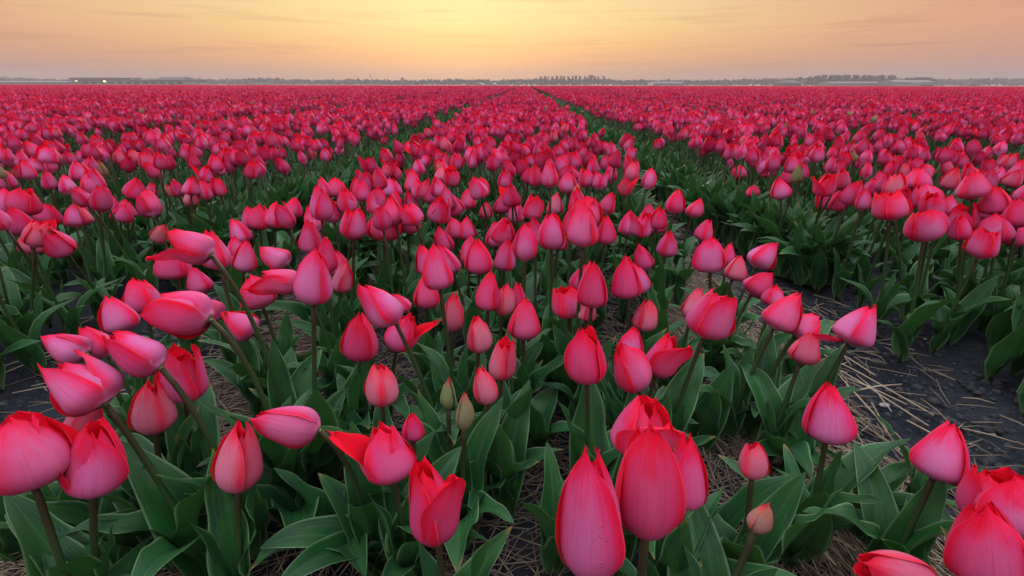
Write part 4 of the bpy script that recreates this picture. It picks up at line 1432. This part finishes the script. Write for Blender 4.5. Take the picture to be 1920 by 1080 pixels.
PROTO1 = [join_proto([(p, 0) for p in flower_kind(k, 900 + i, 4, 5, 3, 4)]) for i, k in enumerate(['closed'] * 5 + ['round'] * 4 + ['long'] * 3 + ['open', 'fallen', 'fallen', 'split'])]
PROTO2 = [join_proto([(p, 0) for p in flower_kind(k, 950 + i, 2, 3, 2, 2)[:5]]) for i, k in enumerate(['closed'] * 4 + ['round'] * 2 + ['long'] * 2 + ['open', 'fallen'])]


def cheap_flower(n):
    V, U, T = [], [], []
    prof = [(.10, .0), (.36, .30), (.06, 1.0)]
    for j, (r_, z_) in enumerate(prof):
        for k in range(n):
            a = 6.283 * k / n
            zz = z_ - (.16 if j == 2 and k % 2 else 0)
            rr_ = r_ + (.08 if j == 2 and k % 2 else 0)
            V.append((rr_ * math.cos(a), rr_ * math.sin(a), zz)); U.append((.5 if k % 2 == 0 else .12, z_))
    for j in range(2):
        for k in range(n):
            a, b = j * n + k, j * n + (k + 1) % n
            T += [(a, b, b + n), (a, b + n, a + n)]
    return np.array(V), np.array(T), np.array(U)


PROTO3 = [join_proto([(cheap_flower(6), 0)]), join_proto([(cheap_flower(4), 0)])]
LEAFP1 = [join_proto([(leaf_vt(2, 5, i, **s), 1)]) for i, s in enumerate(LEAF_SPECS)]
LEAFP2 = [join_proto([(leaf_vt(2, 2, i, **dict(s, wave=0)), 1)]) for i, s in enumerate(LEAF_SPECS[:8])]
sv, stt, su = tube_vt([(0, 0, 0), (0, 0, .5), (0, 0, 1)], [.0034, .0034, .003], 3)
STEMP = join_proto([((sv[:, :], stt, su), 2)])


def plant_mass(X, Y, Z, flowers, leafs, nleaf, stems, hscale=1.0):
    N = len(X)
    if N == 0: return
    lx, ly = rng.normal(-.03, .23, N), rng.normal(.0, .20, N)
    H = .066 * rng.uniform(.86, 1.14, N) * hscale
    top = np.stack([X + lx * .14, Y + ly * .14, Z - H / 2], 1)
    which = rng.integers(0, len(flowers), N)
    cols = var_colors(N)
    mats = rand_rot(N, lx, ly, rng.uniform(0, 6.28, N), H, rng.uniform(.84, 1.10, N))
    for k, pr in enumerate(flowers):
        s = which == k
        heap.scatter(pr, mats[s], top[s], cols[s])
    if stems:
        S = np.zeros((N, 3, 3))
        S[:, 0, 0] = S[:, 1, 1] = 1
        S[:, :, 2] = top - np.stack([X, Y, np.zeros(N)], 1)
        heap.scatter(STEMP, S, np.stack([X, Y, np.zeros(N)], 1), cols)
    for j in range(nleaf):
        which = rng.integers(0, len(leafs), N)
        yaw = rng.uniform(0, 6.28, N)
        s_ = .18 * rng.uniform(.75, 1.15, N)
        Mx = np.zeros((N, 3, 3))
        wv = s_ * rng.uniform(.95, 1.25, N)
        Mx[:, 0, 0], Mx[:, 1, 0] = np.cos(yaw) * s_, np.sin(yaw) * s_
        Mx[:, 0, 1], Mx[:, 1, 1] = -np.sin(yaw) * wv, np.cos(yaw) * wv
        Mx[:, 2, 2] = s_
        lc = np.zeros((N, 3)); lc[:, 0] = rng.random(N)
        for k, pr in enumerate(leafs):
            s = which == k
            heap.scatter(pr, Mx[s], np.stack([X[s], Y[s], np.full(s.sum(), .005)], 1), lc[s])


rest = np.array([i for i in range(len(pts)) if i not in own_set])
px_, py_, pz_ = pts[rest, 0], pts[rest, 1], zs[rest]
near = py_ < 3.6
plant_mass(px_[near], py_[near], pz_[near], PROTO1, LEAFP1, 3, True)
plant_mass(px_[~near], py_[~near], pz_[~near], PROTO1, LEAFP1, 2, True)


def hedge(n, y0, y1, protos, gap=0.0):
    """Leaves that spread over the soil along the paths."""
    for side in range(3):
        y = y0 + (y1 - y0) * rng.random(n) ** 1.3
        e = bed_edges(y)
        if side == 0: x = e[1][0] + rng.uniform(-.12 + gap, .07 + gap * .3, n)
        elif side == 1: x = e[4][1] + rng.uniform(-.08, .09 - gap, n)
        else: x = np.where(rng.random(n) < .5, e[0][0] - rng.uniform(-.03, .03, n), e[0][1] + rng.uniform(-.04, .02, n))
        which = rng.integers(0, len(protos), n)
        yaw = rng.uniform(0, 6.28, n)
        s_ = .19 * rng.uniform(.75, 1.25, n)
        wv = s_ * rng.uniform(1.0, 1.3, n)
        Mx = np.zeros((n, 3, 3))
        Mx[:, 0, 0], Mx[:, 1, 0] = np.cos(yaw) * s_, np.sin(yaw) * s_
        Mx[:, 0, 1], Mx[:, 1, 1] = -np.sin(yaw) * wv, np.cos(yaw) * wv
        Mx[:, 2, 2] = s_
        lc = np.zeros((n, 3)); lc[:, 0] = rng.random(n)
        for k, pr in enumerate(protos):
            s = which == k
            heap.scatter(pr, Mx[s], np.stack([x[s], y[s], np.full(s.sum(), .005)], 1), lc[s])


LEAFP0 = [join_proto([(leaf_vt(4, 9, i, **s), 1)]) for i, s in enumerate(LEAF_SPECS)]
hedge(330, 1.42, 2.0, LEAFP0, .10)
hedge(480, 1.9, 3.0, LEAFP0, .03)
hedge(1500, 2.8, 9.0, LEAFP1)
hedge(1500, 8.0, 26.0, LEAFP2)


def lattice(y0, y1, step):
    xs = np.arange(-1.5 * y1, 1.5 * y1, step)
    ys = np.arange(y0, y1, step)
    X, Y = np.meshgrid(xs, ys)
    X = (X + rng.uniform(-.5, .5, X.shape) * step).ravel()
    Y = (Y + rng.uniform(-.5, .5, Y.shape) * step).ravel()
    inb = np.zeros(len(X), bool)
    for a, b in bed_edges(Y):
        inb |= (X >= a) & (X <= b)
    inb |= np.abs(X) > X_OUT
    ok = inb & in_view(X, Y)
    X, Y = X[ok], Y[ok]
    Z = flower_height(X, Y) + (vnoise(X * 1.3, Y * 1.3, 9) - .5) * .05 + rng.normal(0, .024, len(X))
    return X, Y, Z


plant_mass(*lattice(Y_NEAR, 13.0, .088), PROTO2, LEAFP2, 1, False)
for (y0, y1, st_, pr_, hs_) in ((13.0, 26.0, .102, PROTO3[0], 1.06), (26.0, 52.0, .20, PROTO3[1], 1.5)):
    X, Y, Z = lattice(y0, y1, st_)
    by_path = np.abs(X) < 1.1
    plant_mass(X[by_path], Y[by_path], Z[by_path], [pr_], LEAFP2, 3, False, hs_)
    plant_mass(X[~by_path], Y[~by_path], Z[~by_path], [pr_], LEAFP2, 0, False, hs_)
plant_mass(*lattice(52.0, FIELD_END, .42), [PROTO3[1]], LEAFP2, 0, False, 2.4)
# leaf canopy and flower heads too far to tell apart
for a, b in [(-5.12 - 1.5, -4.07)][:0] + [tuple(map(float, e)) for e in bed_edges(np.float64(9.0))] + [(-150, -X_OUT), (X_OUT, 150)]:
    for (y0, y1, zt, mi) in ((30.0, FIELD_END, .285, 0),):
        nx = max(2, int((b - a) / 1.0)) if b - a > 5 else 3
        xs, ys = np.linspace(a, b, nx + 1), np.linspace(y0, y1, 40)
        X, Y = np.meshgrid(xs, ys)
        Zg = zt + (vnoise(X * 3, Y * 3, 4) - .5) * .03
        k = len(X.ravel())
        U = np.stack([rng.uniform(.05, .5, k), rng.uniform(.5, .95, k)], 1) if mi == 0 else np.full((k, 2), .3)
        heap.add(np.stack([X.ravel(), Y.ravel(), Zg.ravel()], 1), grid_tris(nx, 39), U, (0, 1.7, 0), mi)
mass = heap.build('tulips', [M_PETAL, M_LEAF, M_STEM])
mass.color = (0, 0, 0, 1)
tag(mass, kind='stuff')

# ------------------------------------------------------------------ straw, clods, pebbles, stone
hp = Heap()


def straw(x, y, z, ang, L, rad, tone, bow=.0, pitch=0.0):
    d = Vector((math.cos(ang), math.sin(ang), pitch))
    n = Vector((-d.y, d.x, 0))
    c = Vector((x, y, z))
    pts_ = [c - d * L / 2, c + n * bow * L + Vector((0, 0, .002)), c + d * L / 2]
    V, T, U = tube_vt(pts_, [rad, rad * .95, rad * .8], 4)
    hp.add(V, T, U, (tone, 0, 0))


sr = random.Random(3)
wa, wb = on_ground(1500, 640), on_ground(1740, 790)
STRAW_R = math.atan2(wb.y - wa.y, wb.x - wa.x)
for i in range(26000):
    t = sr.random()
    y = .12 + 3.0 * sr.random() ** 1.7
    if t < .40:                      # heap along the right edge of the middle bed
        x = sr.gauss(.46, .075)
        ang = sr.gauss(STRAW_R, .28) if sr.random() < .7 else sr.uniform(0, 3.14)
    elif t < .62:                    # left edge
        x = sr.gauss(-.53, .075)
        ang = sr.gauss(R(35), .4) if sr.random() < .65 else sr.uniform(0, 3.14)
    elif t < .93:                    # inside the bed
        x = sr.uniform(-.5, .42)
        ang = sr.uniform(0, 3.14)
    else:                            # strewn on the paths
        x = sr.choice((sr.uniform(.45, .9), sr.uniform(-1.05, -.55)))
        ang = sr.gauss(R(125 if x > 0 else 30), .7)
    L = sr.uniform(.03, .14) if t < .93 else sr.uniform(.02, .09)
    straw(x, y, .002 + abs(sr.gauss(0, .006)), ang, L, sr.uniform(.0005, .0012), sr.random() ** 1.6 * .85 * (.45 if .62 <= t < .93 else 1.0), sr.gauss(0, .05), sr.gauss(0, .08))  # straw inside the bed darkened in colour for shade under the plants
for (ax_, ay_), (bx_, by_) in [((1490, 640), (1750, 780)), ((1500, 655), (1740, 800)), ((1600, 735), (1690, 722)), ((1560, 700), (1700, 760)), ((1640, 780), (1560, 690)),
                               ((1545, 650), (1640, 705)), ((1520, 690), (1600, 790)), ((1700, 790), (1800, 850)), ((120, 605), (250, 585)), ((0, 690), (180, 640)),
                               ((10, 700), (120, 660)), ((140, 615), (240, 570)), ((1330, 455), (1372, 445)), ((1565, 850), (1500, 860))]:
    a, b = on_ground(ax_, ay_, .008), on_ground(bx_, by_, .008)
    c = (a + b) / 2
    straw(c.x, c.y, .010, math.atan2(b.y - a.y, b.x - a.x), (b - a).length, .0016, .75, .02)
tag(hp.build('straw', [M_STRAW]), kind='stuff')


def lump_vt(r_, seed, squash=.7, rough=.25):
    q = random.Random(seed)
    V, T = [], []
    ph = (1 + 5 ** .5) / 2
    vs = [(-1, ph, 0), (1, ph, 0), (-1, -ph, 0), (1, -ph, 0), (0, -1, ph), (0, 1, ph), (0, -1, -ph), (0, 1, -ph), (ph, 0, -1), (ph, 0, 1), (-ph, 0, -1), (-ph, 0, 1)]
    V = [Vector(v).normalized() * r_ * q.uniform(1 - rough, 1 + rough) for v in vs]
    V = np.array([(v.x, v.y, v.z * squash) for v in V])
    T = np.array([(0, 11, 5), (0, 5, 1), (0, 1, 7), (0, 7, 10), (0, 10, 11), (1, 5, 9), (5, 11, 4), (11, 10, 2), (10, 7, 6), (7, 1, 8), (3, 9, 4), (3, 4, 2), (3, 2, 6), (3, 6, 8), (3, 8, 9), (4, 9, 5), (2, 4, 11), (6, 2, 10), (8, 6, 7), (9, 8, 1)])
    return V, T, np.zeros((12, 2)), np.zeros(20, int)


def strew(name, mat, N, size, ymax, seed):
    q = np.random.default_rng(seed)
    h = Heap()
    x = np.where(q.random(N) < .6, q.uniform(.36, 1.0, N), q.uniform(-1.15, -.45, N))
    y = .2 + ymax * q.random(N) ** 1.5
    s = np.minimum(size * np.exp(q.normal(0, .55, N)), size * 2.4)
    z = ground_z(x, y) + s * .15
    for k in range(5):
        m = q.integers(0, 5, N) == k
        yaw = q.uniform(0, 6.28, m.sum())
        Mx = np.zeros((m.sum(), 3, 3))
        Mx[:, 0, 0], Mx[:, 1, 0] = np.cos(yaw) * s[m], np.sin(yaw) * s[m]
        Mx[:, 0, 1], Mx[:, 1, 1] = -np.sin(yaw) * s[m], np.cos(yaw) * s[m]
        Mx[:, 2, 2] = s[m]
        h.scatter(lump_vt(1.0, 30 + k), Mx, np.stack([x[m], y[m], z[m]], 1), np.zeros((m.sum(), 3)))
    tag(h.build(name, [mat]), kind='stuff')


strew('soil_clods', M_CLOD, 15000, .0046, 4.0, 4)
strew('pebbles', M_STONE, 260, .0028, 3.0, 8)
b = on_ground(1657, 763)
V, T, U, M = lump_vt(.0105, 99, .5, .12)
st = link('stone', mesh_np('stone', V * np.array([1.25, .8, 1]), T, mats=[M_STONE]))
md = st.modifiers.new('round', 'SUBSURF'); md.levels = md.render_levels = 2
st.location = (b.x, b.y, .004)
tag(st, 'pale oval stone lying on the dark right path beside the straw', 'stone')

# dry stalk standing at the left bed edge
b = on_ground(130, 600)
st = link('dry_stalk', mesh_np('dry_stalk', *tube_vt([(0, 0, 0), (.004, 0, .05), (.010, .004, .10)], [.0025, .0022, .0018], 6), None, [M_STEM]))
st.location = (b.x, b.y, 0)
tag(st, 'bare grey stalk standing in the soil by the front leaves of the left bed', 'stalk')
